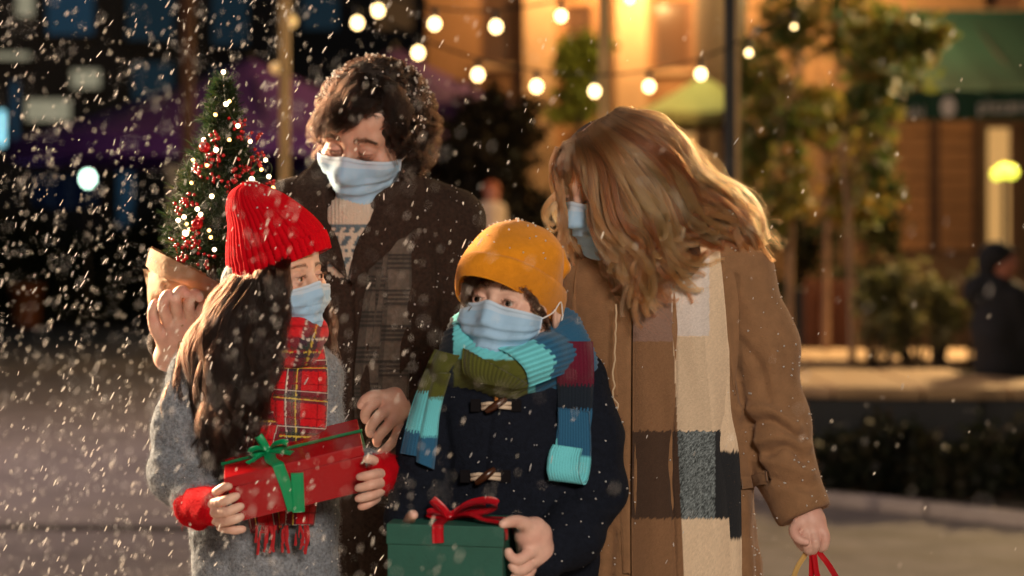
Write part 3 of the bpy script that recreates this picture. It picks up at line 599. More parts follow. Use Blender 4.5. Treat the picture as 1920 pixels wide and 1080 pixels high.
MB().box((x0, 15.25, 0), (x1, 15.8, .95)).build('core', M_soil, t)
# --- string lights
M_cord = mat('black_cord', (.01, .01, .01), .6); M_bulbh = mat('hot_bulb', (1, .92, .75), .3, emit=(1, .70, .30), estr=8)
def string_lights(name, label, pts, Y, bulbs):
    t = thing(name, label, 'string lights', Pz(*pts[0], Y)); p3 = np.array([Pz(x, y, Y) for x, y in cr(pts, 60)]); MB().tube(p3, .005, 5).build('cord', M_cord, t)
    for x, y, r in bulbs:
        q = P(x, y, Y); MB().tube([(q.x, q.y, q.z+.075), (q.x, q.y, q.z+.028)], [.011, .014], 8).build('socket', M_cord, t); MB().ball(q, r, 14, 10, (1, 1, 1.12)).build('bulb', M_bulbh, t, smooth=True)
    return t
dy = 30
string_lights('string_lights', 'lower drooping string of warm round bulbs across the top', [(534, -40), (670, 43-dy), (784, 99-dy), (896, 140-dy), (1006, 162-dy), (1115, 171-dy), (1217, 162-dy), (1314, 139-dy), (1404, 99-dy), (1489, 50-dy), (1600, -40)], 8.8,
    [(670, 43, 0.0244), (784, 99, 0.0252), (896, 140, 0.0252), (1006, 162, 0.0252), (1115, 171, 0.0237), (1217, 162, 0.0237), (1314, 139, 0.0229), (1404, 99, 0.0133), (1489, 50, 0.0089)])
string_lights('string_lights', 'upper string of warm round bulbs at the top edge', [(534, -60), (709, 20-dy), (815, 45-dy), (930, 50-dy), (1052, 30-dy), (1181, -30), (1330, -95)], 8.4, [(709, 20, 0.0237), (815, 45, 0.0237), (930, 50, 0.0244), (1052, 30, 0.0229), (1181, -2, 0.0178)])
for k, (px, py, r) in enumerate(((545, 40, .03), (518, 128, .028))):
    q = P(px, py, 13); t = thing('globe_lamp', ['dim amber globe lamp beside the top of the left timber post', 'dim amber globe lamp left of the left timber post'][k], 'lamp', q); MB().ball(q, r*1.4, 12, 9).build('globe', mat('amber_globe', (.6, .4, .15), .4, emit=(1, .6, .2), estr=1.1-.6*k), t, smooth=True); MB().tube([(q.x, q.y, q.z), (q.x, q.y, 4.4)], .004, 5).build('cord', M_cord, t)
# --- unseen lamps outside the frame on invented posts: rim, key, background light
def unseen_lamp(name, label, loc, target, energy, col, size):
    x, y, z = loc; t = thing(name, label, 'unseen lamp', (x, y, 0)); MB().tube([(x, y, 0), (x, y, .3), (x, y, .31), (x, y, z+.25)], [.07, .07, .045, .035], 12).build('pole', M_black, t, smooth=True)
    d = (Vector(target)-Vector(loc)).normalized(); q = d.to_track_quat('-Z', 'Y').to_matrix(); hp = Vector(loc)-d*.06; mb = MB(); V, Q = tube([hp-d*.1, hp-d*.02, hp+d*.0], [size*.25, size*.52, size*.54], 24); mb.add(V, Q); mb.tube([(x, y, z+.25), tuple(hp-d*.08)], .03).build('head', M_black, t, smooth=True)
    lamp('light', 'AREA', Vector(loc)-Vector((x, y, 0)), energy, col, size, None, t).rotation_euler = d.to_track_quat('-Z', 'Y').to_euler(); return t
unseen_lamp('unseen_lamp', 'unseen rim lamp behind the girl, outside the picture on the left', (-2.5, 4.8, 2.0), (-.45, 3.3, 1.0), 800, (1, .72, .45), .45)  # rim light on an invented post, out of view
unseen_lamp('unseen_lamp', 'broad unseen key lamp in front of the family, outside the picture', (1.0, -.8, 2.85), (-.05, 3.3, 1.2), 165, (1, .83, .68), 1.1)  # soft key light given a post and head, out of view
unseen_lamp('unseen_lamp', 'unseen lamp added beyond the terrace, outside the picture on the right', (4.5, 15.2, 3.4), (2.5, 13.2, 1.2), 470, (1, .66, .30), .35)  # added off screen to light the slab, trees and shrubs
unseen_lamp('unseen_lamp', 'unseen rim lamp added behind the woman, outside the picture on the right', (2.2, 5.6, 2.7), (.35, 3.45, 1.45), 80, (1, .66, .34), .3)  # added off screen for the warm edge on the hair
unseen_lamp('unseen_lamp', 'tall unseen lamp added to brighten the left ground, outside the picture', (-4.6, 11.5, 4.6), (-2.6, 11.5, 0), 330, (1, .72, .62), .4)  # added off screen because the ground behind the rim lamp stayed dark
# ------------------------------------------------------------------ people
from mathutils.bvhtree import BVHTree
class Pp:
    """places sculpting points given as picture pixels plus a depth in the same units"""
    def __init__(s, Y): s.Y = Y; s.s = Y/F
    def __call__(s, x, y, d=0.0): return np.array(P(x, y, s.Y+d*s.s))
    def c(s, pts): return [s(*q) for q in pts]
    def field(s, x0, y0, x1, y1, d0, d1, h):
        a = [s(x, y, d) for x in (x0, x1) for y in (y0, y1) for d in (d0, d1)]; return Field(np.min(a, 0), np.max(a, 0), h)
    def cap(s, f, q, k=30, mode='add', flat=None):      # q: list of (x, y, d, r)
        if len(q) == 1: q = q*2
        f.chain([s(*a[:3]) for a in q], [a[3]*s.s for a in q], k*s.s, mode, flat)
    def ell(s, f, c, r, k=30, mode='add'): f.ell(s(*c), (r[0]*s.s, r[2]*s.s, r[1]*s.s), None, k*s.s, mode)

def join(parts):
    V = []; Q = []; K = []; o = 0
    for v, q, k in parts: V.append(v); Q.append(q+o); K.append(np.broadcast_to(np.array(k, float), (len(v), 3))); o += len(v)
    return np.concatenate(V), np.concatenate(Q), np.concatenate(K)
def skin_mat(name):
    m = mat(name, col_attr=True, rough=.48, var=.10, var_scale=60, bump=.12, bump_scale=500, sss=.12, spec=.4); return m
M_skin = skin_mat('skin')
M_eye = mat('eye', col_attr=True, rough=.08, spec=.6)

class Head:
    """a head sculpted in its own frame (x sideways, -y forward, z up, metres for an adult), then posed"""
    def __init__(s, eye, d, p, yaw, pitch, roll, sc, child=False, open_=.5, gaze=(0, 0), skin=(.56, .36, .27), h=.0016):
        s.R = Rot(yaw, pitch, roll); s.sc = sc; f = Field((-.1, -.135, -.19), (.1, .125, .14), h); s.f = f; ez = -.004 if child else .002; s.ez = ez; ex = .0315
        f.ell((0, .015, .036), (.077, .097, .086), k=.02); f.ell((0, -.028, -.03), (.062, .062, .088), k=.03); f.ell((0, -.045, .05), (.060, .046, .046), k=.03)
        f.ell((0, -.074, -.096), (.024, .02, .02), k=.03)
        for sx in (-1, 1):
            f.ell((sx*.047, -.008, -.066), (.02, .024, .026), k=.03); f.ell((sx*.044, -.062, -.022), (.024, .022, .022), k=.022)
            if child: f.ell((sx*.04, -.066, -.045), (.026, .022, .026), k=.02)
        f.chain([(-.042, -.076, ez+.020), (0, -.086, ez+.018), (.042, -.076, ez+.020)], [.006, .007, .006] if not child else [.004]*3, k=.018)
        for sx in (-1, 1): f.ell((sx*ex, -.103, ez-.001), (.019, .016, .0135), k=.018, mode='sub')
        ns = .75 if child else 1.0
        f.chain([(0, -.088, ez+.010), (0, -.096, ez-.008), (0, -.092-.02*ns, ez-.034)], [.0075, .0085, .0105*ns+.001], k=.010)
        for sx in (-1, 1): f.ell((sx*.0125*ns, -.093-.006*ns, ez-.037), (.0085*ns, .011, .008), k=.006)
        f.ell((0, -.091, -.062), (.024, .012, .011), k=.012)
        s.eyes = []
        for sx in (-1, 1):
            e = np.array([sx*ex, -.0815, ez]); s.eyes.append(e); f.ell(e, (.0142, .0138, .0132), k=.0045)
            f.chain([e+(-.0125, -.0075, .0035), e+(0, -.0142, .0062), e+(.0125, -.0075, .0035)], [.0012]*3, k=.003)     # lid crease bulge
            o = open_; f.chain([e+(-.0105, -.010, -.0008), e+(-.003, -.0145, .0004), e+(.003, -.0145, .0004), e+(.0105, -.010, -.0008)], [.0008, .0042*o, .0042*o, .0008], k=.0008, mode='sub')
        for sx in (-1, 1):
            f.ell((sx*.079, .012, -.008), (.0085, .019, .031), np.array(Matrix.Rotation(sx*.35, 3, 'Z')), k=.008); f.ell((sx*.087, .006, -.004), (.006, .010, .018), k=.004, mode='sub')
        f.cap((0, .022, -.06), (0, .034, -.185), .052, .054, k=.025)
        V, Q = f.mesh(1); eye_l = np.array([0, -.088, ez]); s.o = np.array(p(*eye, d))-s.R @ (eye_l*sc)
        K = np.tile(np.array(skin), (len(V), 1)); red = np.exp(-(((np.abs(V[:, 0])-.045)/.022)**2+((V[:, 2]+.03)/.025)**2))*(V[:, 1] < -.03)+np.exp(-((V[:, 0]/.014)**2+((V[:, 2]-ez+.034)/.014)**2))*(V[:, 1] < -.08)
        K = K*(1-red[:, None]*np.array([.02, .22, .24])*.9)
        for e in s.eyes:
            q = np.exp(-(((V-e)*np.array([1, .6, 1.3]))**2).sum(1)/.0155**2); K = K*(1-q[:, None]*np.array([.12, .22, .2]))
            lid = np.exp(-((V[:, 2]-e[2]-.0028*open_-.0006)/.0010)**2)*(np.abs(V[:, 0]-e[0]) < .0125)*(V[:, 1] < e[1]-.006); K = K*(1-lid[:, None]*.8)
        s.V = s.w(V); s.Q = Q; s.K = K; s.loc = V; s.skin = skin; s.gaze = gaze
    def cut_under_hat(s, L, R, fr, p, lift):
        """drop the crown hidden inside a hat (above the brim plane)"""
        a, b, c = p(*L), p(*R), p((L[0]+R[0])/2+fr[0], (L[1]+R[1])/2+fr[1], fr[2]+(L[2]+R[2])/2); n = np.cross(b-a, c-a); n /= np.linalg.norm(n); n = n if n[2] > 0 else -n
        keep = ((s.V-a) @ n) < lift; f = keep[s.Q].all(1); idx = np.cumsum(keep)-1; s.Q = idx[s.Q[f]]; s.V = s.V[keep]; s.K = s.K[keep]; s.loc = s.loc[keep]
    def w(s, q): return (np.asarray(q)*s.sc) @ s.R.T+s.o
    def surf(s, x, z):
        y = np.full(np.shape(x), -.134); hit = np.zeros(np.shape(x), bool)
        for _ in range(90):
            d = s.f.sample(np.stack([x, y, z], -1)); hit |= d < .0002; y = np.where(hit, y, y+np.maximum(d*.8, .0003))
            if (y > .1).any(): y = np.minimum(y, .1)
        return np.stack([x, y, z], -1)
    def add_eyes(s, parent, iris=(.10, .05, .025)):
        gx, gy = s.gaze
        for e in s.eyes:
            g = np.array([math.sin(math.radians(gx)), -math.cos(math.radians(gx)), math.tan(math.radians(gy))]); g /= np.linalg.norm(g); mb = MB(); mb.ball((0, 0, 0), .0121, 40, 30); v = np.array(mb.v)
            a = np.arccos(np.clip((v @ g)/.0121, -1, 1)); k = np.tile(np.array([.50, .44, .41]), (len(v), 1)); k[a < .64] = np.array(iris)*.35; k[a < .55] = iris; k[a < .30] = (.004, .004, .004)
            link_mesh('eye', s.w(v+e), np.array(mb.f), M_eye, parent, col=k)
    def brows(s, parent, m, n=160, lift=0.0, child=False, thick=.0032):
        out = []; r = np.random.default_rng(3)
        for sx in (-1, 1):
            t = r.random(n); x = sx*(.011+.037*t); z = s.ez+.0215+lift+.0055*np.sin(t*2.4)-.004*t**2+r.standard_normal(n)*thick*(1-.55*t); p = s.surf(x, z); L = .008*(.7+.5*r.random(n))
            dr = np.stack([sx*(.35+.7*t), -.12*np.ones(n), .75-.9*t], 1); dr = unit(dr)*L[:, None]; out.append(np.stack([p+(0, .001, 0), p+dr*.4+(0, -.0012, 0), p+dr*.75+(0, -.0010, 0), p+dr+(0, .0, 0)], 1))
        strands('eyebrows', s.w(np.concatenate(out)), .00022 if not child else .00016, m, parent)
    def lashes(s, parent, m, open_=.5, n=34, down=0.0):
        out = []; r = np.random.default_rng(4)
        for e in s.eyes:
            t = np.linspace(-1, 1, n); x = e[0]+.0115*t; z = e[2]+.0040*open_*(1-t*t)+.0002; y = e[1]-.0143*np.sqrt(1-.42*t*t)
            p = np.stack([x, y, z], 1); dr = np.stack([.3*t, -np.ones(n), .35-down+np.zeros(n)], 1); dr = unit(dr+r.standard_normal((n, 3))*.12)*.0075; out.append(np.stack([p, p+dr*.5, p+dr*.85+(0, 0, .0007), p+dr+(0, 0, .002)], 1))
        strands('eyelashes', s.w(np.concatenate(out)), .00020, m, parent)
    def mask(s, parent, m, m_loop, top=0.0, seed=0, w_=66, bot=-.120, pleat=.0036, mid=-.004):
        nu, nv = 75, 60; th = np.radians(np.linspace(-w_, w_, nu)); v = np.linspace(0, 1, nv); TH, VV = np.meshgrid(th, v); e = np.abs(TH)/math.radians(w_)
        zt = s.ez+mid+top-.012*e**1.5+.006*np.exp(-(TH/.16)**2); zb = bot+(.052)*e**2.2; Z = zt+(zb-zt)*VV; r = np.full(TH.shape, .15); hit = np.zeros(TH.shape, bool); oy = .0
        for _ in range(160):
            q = np.stack([r*np.sin(TH), oy-r*np.cos(TH), Z], -1); d = s.f.sample(q); hit |= (d < .0004) | (r < .05); r = np.where(hit, r, r-np.clip(d*.7, .0006, .003))
        for _ in range(60):                                         # cloth is pulled taut over nose and chin
            q = np.pad(r, 1, mode='edge'); r = np.maximum(r, (q[:-2, 1:-1]+q[2:, 1:-1])*.5*.62+(q[1:-1, :-2]+q[1:-1, 2:])*.5*.38-.00002)
        r0 = r.copy()
        for _ in range(14): q = np.pad(r, 1, mode='edge'); r = np.maximum((q[:-2, 1:-1]+q[2:, 1:-1]+q[1:-1, :-2]+q[1:-1, 2:]+r)/5, r0)
        q = np.pad(r, 1, mode='edge'); r = (q[:-2, 1:-1]+q[2:, 1:-1]+q[1:-1, :-2]+q[1:-1, 2:]+r)/5
        r = r+.0045; fade = np.clip((1-e)*5, 0, 1)
        for c in (.36, .52, .68):
            x = (VV-c)/.085; r += pleat*np.where((x > -1) & (x < 0), 1+x, np.where((x >= 0) & (x < .22), 1-x/.22, 0))*(.45+.55*fade)
        r += .0013*np.exp(-((VV-.035)/.018)**2)+.0007*np.exp(-((VV-.97)/.02)**2)
        nz = noise3(np.stack([TH*6, VV*9+TH*2, np.full_like(TH, seed)], -1), 1.0, seed); nz2 = noise3(np.stack([TH*16+VV*6, VV*5, np.full_like(TH, seed+3)], -1), 1.0, seed)
        r += (.0022*nz+.0012*nz2)*np.clip((VV-.1)*4, 0, 1)*np.clip((1-VV)*6, 0, 1)
        r -= .012*np.clip((VV-.86)/.14, 0, 1)**2*(1-e)               # tucks under the chin
        pts = np.stack([r*np.sin(TH), oy-r*np.cos(TH), Z], -1); k = np.tile(np.array([.29, .49, .71]), (nv, nu, 1)); k[VV < .12] = (.40, .55, .72); k[VV < .02] = (.48, .60, .74); k[(VV > .045) & (VV < .058)] *= .86; k[e > .955] = (.50, .62, .76); k[VV > .97] = (.46, .60, .75)
        u_ = np.stack([TH/2.4+.5, VV], -1); o = sheet('face_mask', s.w(pts.reshape(-1, 3)).reshape(nv, nu, 3), .0012*s.sc, m, parent, u_, k)
        for sx, ci in ((-1, 0), (1, nu-1)):
            a, b = pts[2, ci], pts[-3, ci]; er = np.array([sx*.0835, .012, .0]); er2 = np.array([sx*.083, .022, -.03])
            for q in ([a+(0, 0, 0), (a+er)/2+(sx*.004, 0, .003), er+(0, 0, .012), er2+(0, .006, .02)], [b, (b+er2)/2+(sx*.004, 0, -.003), er2, er2+(0, .008, .02)]): link_mesh('ear_loop', s.w(np.array(tube(cr(q, 14), .0013, 6)[0])), np.array(tube(cr(q, 14), .0013, 6, False)[1]), m_loop, o)
        return o
M_mask = mat('mask_fabric', col_attr=True, rough=.75, bump=.25, bump_scale=700, sheen=.15, sss=.0); M_loop = mat('mask_loop', (.75, .75, .74), .8)
M_browd = hair_mat('dark_brow', (.02, .012, .008), (.03, .018, .01), .4)

def hand_mesh(p, bounds, chains, skin, nails=(), h=.0013, k=6, k_palm=14):
    f = p.field(*bounds, h); g = p.field(*bounds, h)
    for ch in chains:
        if isinstance(ch[1], (int, float)): p.cap(f, ch[0], ch[1])
        else:
            one = p.field(*bounds, h); q = np.array(ch, float); q[:, 3] *= .83; q2 = cr(q, 3*len(q)-2); p.cap(one, list(q2), 3)
            e = 1.6*p.s; hh = np.maximum(e-np.abs(g.D-one.D), 0)/e; g.D = np.where((g.D >= INIT-1e-5) | (one.D >= INIT-1e-5), np.minimum(g.D, one.D), np.minimum(g.D, one.D)-hh*hh*e*.25)
    e = 9*p.s; hh = np.maximum(e-np.abs(g.D-f.D), 0)/e; f.D = np.where((f.D >= INIT-1e-5) | (g.D >= INIT-1e-5), np.minimum(f.D, g.D), np.minimum(f.D, g.D)-hh*hh*e*.25)
    V, Q = f.mesh(1); pr = project(V); K = np.tile(np.array(skin), (len(V), 1)); red = noise3(V, 60, 2)[:, None]; K = K*(1-np.array([.02, .10, .10])*(red+.3))
    for x, y, r in nails:
        d = np.hypot(pr[:, 0]-x, pr[:, 1]-y)/r; w_ = np.clip((1.15-d)*5, 0, 1)[:, None]; K = K*(1-w_*.5)+np.array([.72, .46, .40])*w_*.5
    return V, Q, K
def frame_body(p, sho, hip, knee, foot, neck, r, arms=()):
    """torso and legs under the clothes"""
    f = p.field(sho[0][0]-260, neck[1]-60, sho[1][0]+260, foot[0][1]+60, -170, 200, .014)
    p.cap(f, [(*sho[0], r*.8), (*neck, r*.7), (*sho[1], r*.8)]); p.cap(f, [(*neck, r), (*hip, r*1.25)])
    for k_, f_, sx in ((knee[0], foot[0], -1), (knee[1], foot[1], 1)): p.cap(f, [(hip[0]+sx*r*.7, hip[1], hip[2], r*.95), (*k_, r*.62), (*f_, r*.42)])
    for a in arms: p.cap(f, a)
    return f.mesh(1)
def trousers_shoes(t, p, hip, feet, r, m, ms, legw=1.0):
    ground = HZ+ZC*F/p.Y; f = p.field(hip[0]-200, hip[1]-80, hip[0]+200, ground+20, -150, 150, .009)
    for fx in feet: p.cap(f, [(hip[0]+(fx-hip[0])*.8, hip[1], hip[2], r), (fx, (hip[1]+ground)/2, hip[2]-8, r*.72), (fx, ground-95, hip[2], r*.60)], 14)
    V, Q = f.mesh(1); link_mesh('trousers', V, Q, m, t)
    for fx in feet:
        f = p.field(fx-90, ground-160, fx+90, ground+20, -230, 150, .006); g = ground
        p.cap(f, [(fx, g-110, hip[2], r*.55), (fx, g-45, hip[2], r*.55)], 10); p.cap(f, [(fx, g-38, hip[2]+25, 36), (fx, g-34, hip[2]-60, 34), (fx, g-28, hip[2]-130, 28)], 20); f.half((0, 0, .002), (0, 0, -1)); V, Q = f.mesh(1); V[:, 2] = np.maximum(V[:, 2], .001); link_mesh('shoe', V, Q, ms, t)
M_trouser = mat('dark_denim', (.02, .022, .03), .9, var=.2, var_scale=20, bump=.2, bump_scale=300); M_shoe = mat('shoe_leather', (.02, .014, .01), .4)
def lathe_hat(secs, nphi, nt, ribs=0, amp=0.0, p=None, noise_amp=0.0, close=True, seed=1):
    """secs: (left px, right px, front vector px,py,d) from brim to tip -> rings with knitted ribs"""
    A = np.array([[*l, *r_, *b, c] for l, r_, b, c in secs], float); S = cr(A, nt); phi = np.linspace(0, 2*PI, nphi, endpoint=False); pts = np.zeros((nt, nphi, 3))
    for j in range(nt):
        L, R, b, cd = S[j, 0:2], S[j, 2:4], S[j, 4:7], S[j, 7]; c = (L+R)/2; a = (R-L)/2; rr = 1+ (amp*np.cos(phi*ribs)/max(np.linalg.norm(a), 12) if ribs else 0)
        x = c[0]+(a[0]*np.cos(phi)+b[0]*np.sin(phi))*rr; y = c[1]+(a[1]*np.cos(phi)+b[1]*np.sin(phi))*rr; d = cd+(b[2]*np.sin(phi))*rr
        Y = p.Y+d*p.s; pts[j] = np.stack([(x-CX)*Y/F, Y, ZC-(y-HZ)*Y/F], -1)
    if noise_amp: pts += noise3(pts, 22, seed)[..., None]*noise_amp*unit(pts-pts.mean(1, keepdims=True))
    return pts
def knit_col(base, shp, phi_n, ribs, deep=.25): return np.tile(np.array(base), (*shp, 1))

# ================================================================== the man
pm = Pp(3.65); man = thing('person', 'tall man with dark curly snowy hair, dark brown coat and mask, looking down', 'person', (pm(700, 1000)[0], 3.67, 0))
SK_M = (.50, .30, .225); hm = Head((656, 286), -84, pm, -20, 24, 8, 1.05, open_=.3, gaze=(0, -34), skin=SK_M)
M_coatm = mat('brown_wool', (.030, .0185, .014), .95, var=.5, var_scale=160, bump=.6, bump_scale=300, spec=.15)
fm = pm.field(250, 270, 960, 1330, -190, 240, .0052)
pm.cap(fm, [(556, 392, 30, 54), (700, 352, 34, 56), (850, 416, 30, 58)], 40)
for c, r in (((705, 540, 20), (158, 220, 95)), ((715, 760, 20), (150, 230, 104)), ((720, 1000, 20), (155, 250, 108)), ((722, 1180, 20), (165, 200, 112))): pm.ell(fm, c, r, 50)
pm.cap(fm, [(556, 400, 30, 56), (462, 600, 60, 52), (350, 655, 5, 42), (316, 640, -10, 38)], 30)
pm.cap(fm, [(850, 424, 30, 57), (874, 640, 40, 52), (795, 748, -60, 42), (770, 742, -80, 36)], 30)
V, Q = fm.mesh(1)
V = sculpt(V, Q, [([(655, 520), (662, 700), (668, 900), (670, 1100)], 5, -6), ([(668, 520), (675, 700), (681, 900), (683, 1100)], 5, 3), ([(820, 470), (835, 560), (828, 660)], 9, -9), ([(850, 560), (815, 600), (780, 610)], 10, -6), ([(870, 600), (830, 650)], 9, 5),
                  ([(790, 520), (760, 600), (765, 700)], 16, 6), ([(600, 560), (640, 640)], 14, 6), ([(800, 640), (770, 690), (755, 720)], 9, -7), ([(560, 420), (590, 520), (600, 620)], 12, -8)], pm.s)
V += vnormals(V, Q)*(noise3(V, 14, 1)*.004+noise3(V, 40, 2)*.0015)[:, None]
coat = link_mesh('coat', V, Q, M_coatm, man); VN = vnormals(V, Q)
M_fuzzm = mat('brown_fuzz', (.03, .02, .017), .95, spec=.1); strands('wool_fuzz', surface_hairs(V, VN, 9000, .005, 2, V[:, 2] > .75), .00012, M_fuzzm, coat)
# sweater in the neck opening
M_sweat = mat('cream_knit', col_attr=True, rough=.95, bump=.7, bump_scale=260, sheen=.2); f = pm.field(570, 330, 760, 640, -150, 80, .003)
pm.cap(f, [(672, 372, -2, 44), (664, 415, -22, 50), (657, 500, -18, 50), (657, 545, -6, 20)], 20, flat=None); V, Q = f.mesh(1); p2 = project(V); K = np.tile(np.array([.52, .44, .36]), (len(V), 1))
V = V+vnormals(V, Q)*(np.cos(p2[:, 0]*2*PI/7)*.0012)[:, None]
for y0, y1, per, on in ((428, 436, 18, .55), (442, 462, 24, .5), (468, 474, 12, .5), (482, 500, 24, .45)):
    b = (p2[:, 1] > y0) & (p2[:, 1] < y1) & (((p2[:, 0]+(p2[:, 1]-y0)*.6) % per)/per < on); K[b] = (.08, .12, .15)
K[(np.abs(p2[:, 1]-424) < 3)] = (.09, .13, .16); sw = link_mesh('sweater', V, Q, M_sweat, man, col=K)
fs = fm; fs.chain(pm.c([(672, 372, -2), (664, 415, -22), (658, 520, -14)]), [44*pm.s, 50*pm.s, 62*pm.s], 10*pm.s)
def lapel(L, R, off, name, d_=None, m=M_coatm, smooth=10, thick=5):
    pts, _, u, v = drape(fs, L, R, 16, 40, off, pm.s, smooth, edge=.55, disp=d_); return sheet(name, pts[:, ::-1], thick*pm.s, m, man if name != 'scarf' else man, np.stack([u, v], -1))
lapel([(596, 296), (548, 345), (548, 410), (596, 470), (646, 520)], [(626, 312), (612, 372), (620, 418), (636, 456), (652, 520)], 11, 'lapel')
lapel([(742, 300), (714, 360), (692, 414), (668, 458), (652, 520)], [(772, 300), (800, 350), (782, 420), (734, 468), (662, 532)], 12, 'lapel')
pts, _, u, v = drape(fs, [(700, 402), (704, 560), (692, 690), (690, 860)], [(770, 402), (772, 560), (768, 690), (762, 860)], 40, 220, 7, pm.s, 8, disp=lambda u, v: 3*np.cos(u*9+v*3))
def plaid_m(p2, u, v):
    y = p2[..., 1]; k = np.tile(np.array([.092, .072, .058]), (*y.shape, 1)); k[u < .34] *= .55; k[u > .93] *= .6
    ph = (y-408) % 67; b = (ph < 34) & ((ph % 8.5) < 4.6); k[b] *= .28; k[(ph < 34) & ~b] *= .8; k *= (1+.25*noise3(np.stack([p2[..., 0], y, u*0], -1), .25))[..., None]; return k
M_scarfm = mat('plaid_wool', col_attr=True, rough=.95, bump=.5, bump_scale=400, sheen=.3)
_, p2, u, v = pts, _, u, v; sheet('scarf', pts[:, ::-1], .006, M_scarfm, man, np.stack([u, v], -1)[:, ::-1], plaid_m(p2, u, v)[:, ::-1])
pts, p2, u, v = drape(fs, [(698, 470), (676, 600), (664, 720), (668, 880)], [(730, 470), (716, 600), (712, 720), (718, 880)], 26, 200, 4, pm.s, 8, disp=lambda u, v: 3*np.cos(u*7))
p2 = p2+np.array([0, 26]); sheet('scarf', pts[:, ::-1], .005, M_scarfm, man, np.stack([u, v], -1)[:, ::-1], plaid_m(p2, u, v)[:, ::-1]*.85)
# hands of the man
HM = (.56, .345, .275)
hr = hand_mesh(pm, (640, 690, 800, 890, -190, 0), [([(768, 742, -84, 29), (746, 756, -96, 27), (738, 774, -98, 22)], 16), ([(740, 752, -100, 20), (722, 752, -104, 15)], 12),
    [(726, 744, -106, 14), (702, 742, -120, 12), (686, 749, -124, 10.5), (677, 760, -122, 9)], [(712, 749, -112, 12.5), (694, 762, -130, 11.5), (685, 776, -128, 10.5), (686, 787, -118, 9.5)],
    [(728, 764, -112, 12.5), (707, 784, -132, 11.5), (695, 801, -130, 10.5), (695, 813, -118, 9.5)], [(741, 783, -108, 12), (723, 803, -128, 11), (709, 820, -126, 10), (707, 831, -114, 9)],
    [(749, 802, -100, 11.5), (738, 826, -116, 10), (722, 843, -116, 9), (708, 856, -112, 8)]], HM, [(677, 762, 6), (686, 788, 6), (695, 814, 6), (708, 856, 5)], k=5)
hl = hand_mesh(pm, (250, 490, 430, 715, -220, 40), [([(316, 669, -46, 28), (328, 635, -74, 27), (338, 609, -92, 23)], 18), ([(348, 661, -50, 23), (360, 621, -84, 21), (364, 605, -92, 18)], 18),
    [(316, 605, -100, 14), (306, 573, -138, 12), (314, 553, -150, 11), (325, 558, -152, 10)], [(336, 595, -108, 14), (329, 563, -148, 12), (339, 545, -158, 11), (350, 551, -158, 10)],
    [(357, 595, -108, 13.5), (354, 565, -146, 11.5), (364, 551, -154, 10.5), (374, 558, -154, 9.5)], [(376, 605, -100, 12), (378, 579, -134, 10.5), (388, 569, -142, 9.5), (396, 576, -142, 9)],
    [(308, 639, -76, 16), (292, 615, -102, 13.5), (287, 587, -114, 12), (292, 569, -120, 10.5)]], HM, [(326, 559, 6), (351, 552, 6), (375, 559, 6)], k=5)
hm_parts = [(hm.V, hm.Q, hm.K), hr, hl]
bv, bq = frame_body(pm, ((575, 410, 30), (830, 430, 30)), (718, 980, 20), ((660, 1420, 15), (780, 1420, 15)), ((655, 1820, 20), (785, 1820, 20)), (688, 400, 34), 52)
hm_parts.append((bv, bq, SK_M)); V, Q, K = join(hm_parts); link_mesh('body', V, Q, M_skin, man, col=K); hm.add_eyes(man); hm.brows(man, M_browd, 300, thick=.0034); hm.lashes(man, M_browd, .12, down=1.0)
hm.mask(man, M_mask, M_loop, seed=1, top=-.002, w_=60, bot=-.132)
trousers_shoes(man, pm, (718, 1060, 20), (650, 786), 74, M_trouser, M_shoe)
# curly hair: a dark scalp volume and curled locks
def hair_base(hd, grow, name, m, parent, cuts, extra=(), h=.0035, brim=None):
    f = Field((-.15, -.15, -.2), (.15, .17, .18), h); f.ell((0, .017, .038), (.077+grow, .097+grow, .086+grow), k=.02)
    for c, r in extra: f.ell(c, r, k=.03)
    for c, r in cuts: f.ell(c, r, k=.015, mode='sub')
    V, Q = f.mesh(1); V = V+vnormals(V, Q)*(noise3(V, 55, 3)*.002)[:, None]; V = hd.w(V)
    if brim:
        L, R, fr, p = brim; a, b, c = p(*L), p(*R), p((L[0]+R[0])/2+fr[0], (L[1]+R[1])/2+fr[1], fr[2]+(L[2]+R[2])/2); n = np.cross(b-a, c-a); n /= np.linalg.norm(n); n = n if n[2] > 0 else -n; keep = ((V-a) @ n) < .004; g = keep[Q].all(1); ix = np.cumsum(keep)-1; Q = ix[Q[g]]; V = V[keep]
    return link_mesh(name, V, Q, m, parent)
M_hairb = mat('dark_hair_mass', (.018, .011, .008), .7, bump=.9, bump_scale=160, var=.4, var_scale=80); M_hairm = hair_mat('dark_curls', (.004, .0018, .0012), (.011, .0048, .0028), .5, None, 1.38)
hb_ = hair_base(hm, .013, 'hair', M_hairb, man, [((0, -.12, -.01), (.068, .078, .098))], [((.07, .03, -.02), (.03, .05, .06)), ((-.07, .03, -.02), (.03, .05, .06))])
r = np.random.default_rng(5); n = 9000; d = unit(r.standard_normal((n, 3))); d = d[(d[:, 2] > -.62)]; rt = np.array([0, .017, .038])+d*np.array([.079, .099, .088])
ok = ~((rt[:, 1] < -.045) & (rt[:, 2] < .088+.15*np.abs(rt[:, 0]-.01))) & ~((rt[:, 1] < -.025) & (rt[:, 2] < .02)); rt = rt[ok][:980]; d = d[ok][:980]; m_ = len(rt); k = 22
L = (.040+.030*r.random((m_, 1, 1)))*(1+.0*(np.abs(rt[:, 0:1, None])/.08)); t = np.linspace(0, 1, k)[None, :, None]; up = unit(d*np.array([1, 1, .55])+np.array([0, -.12, .12])+r.standard_normal((m_, 3))*.25)[:, None]
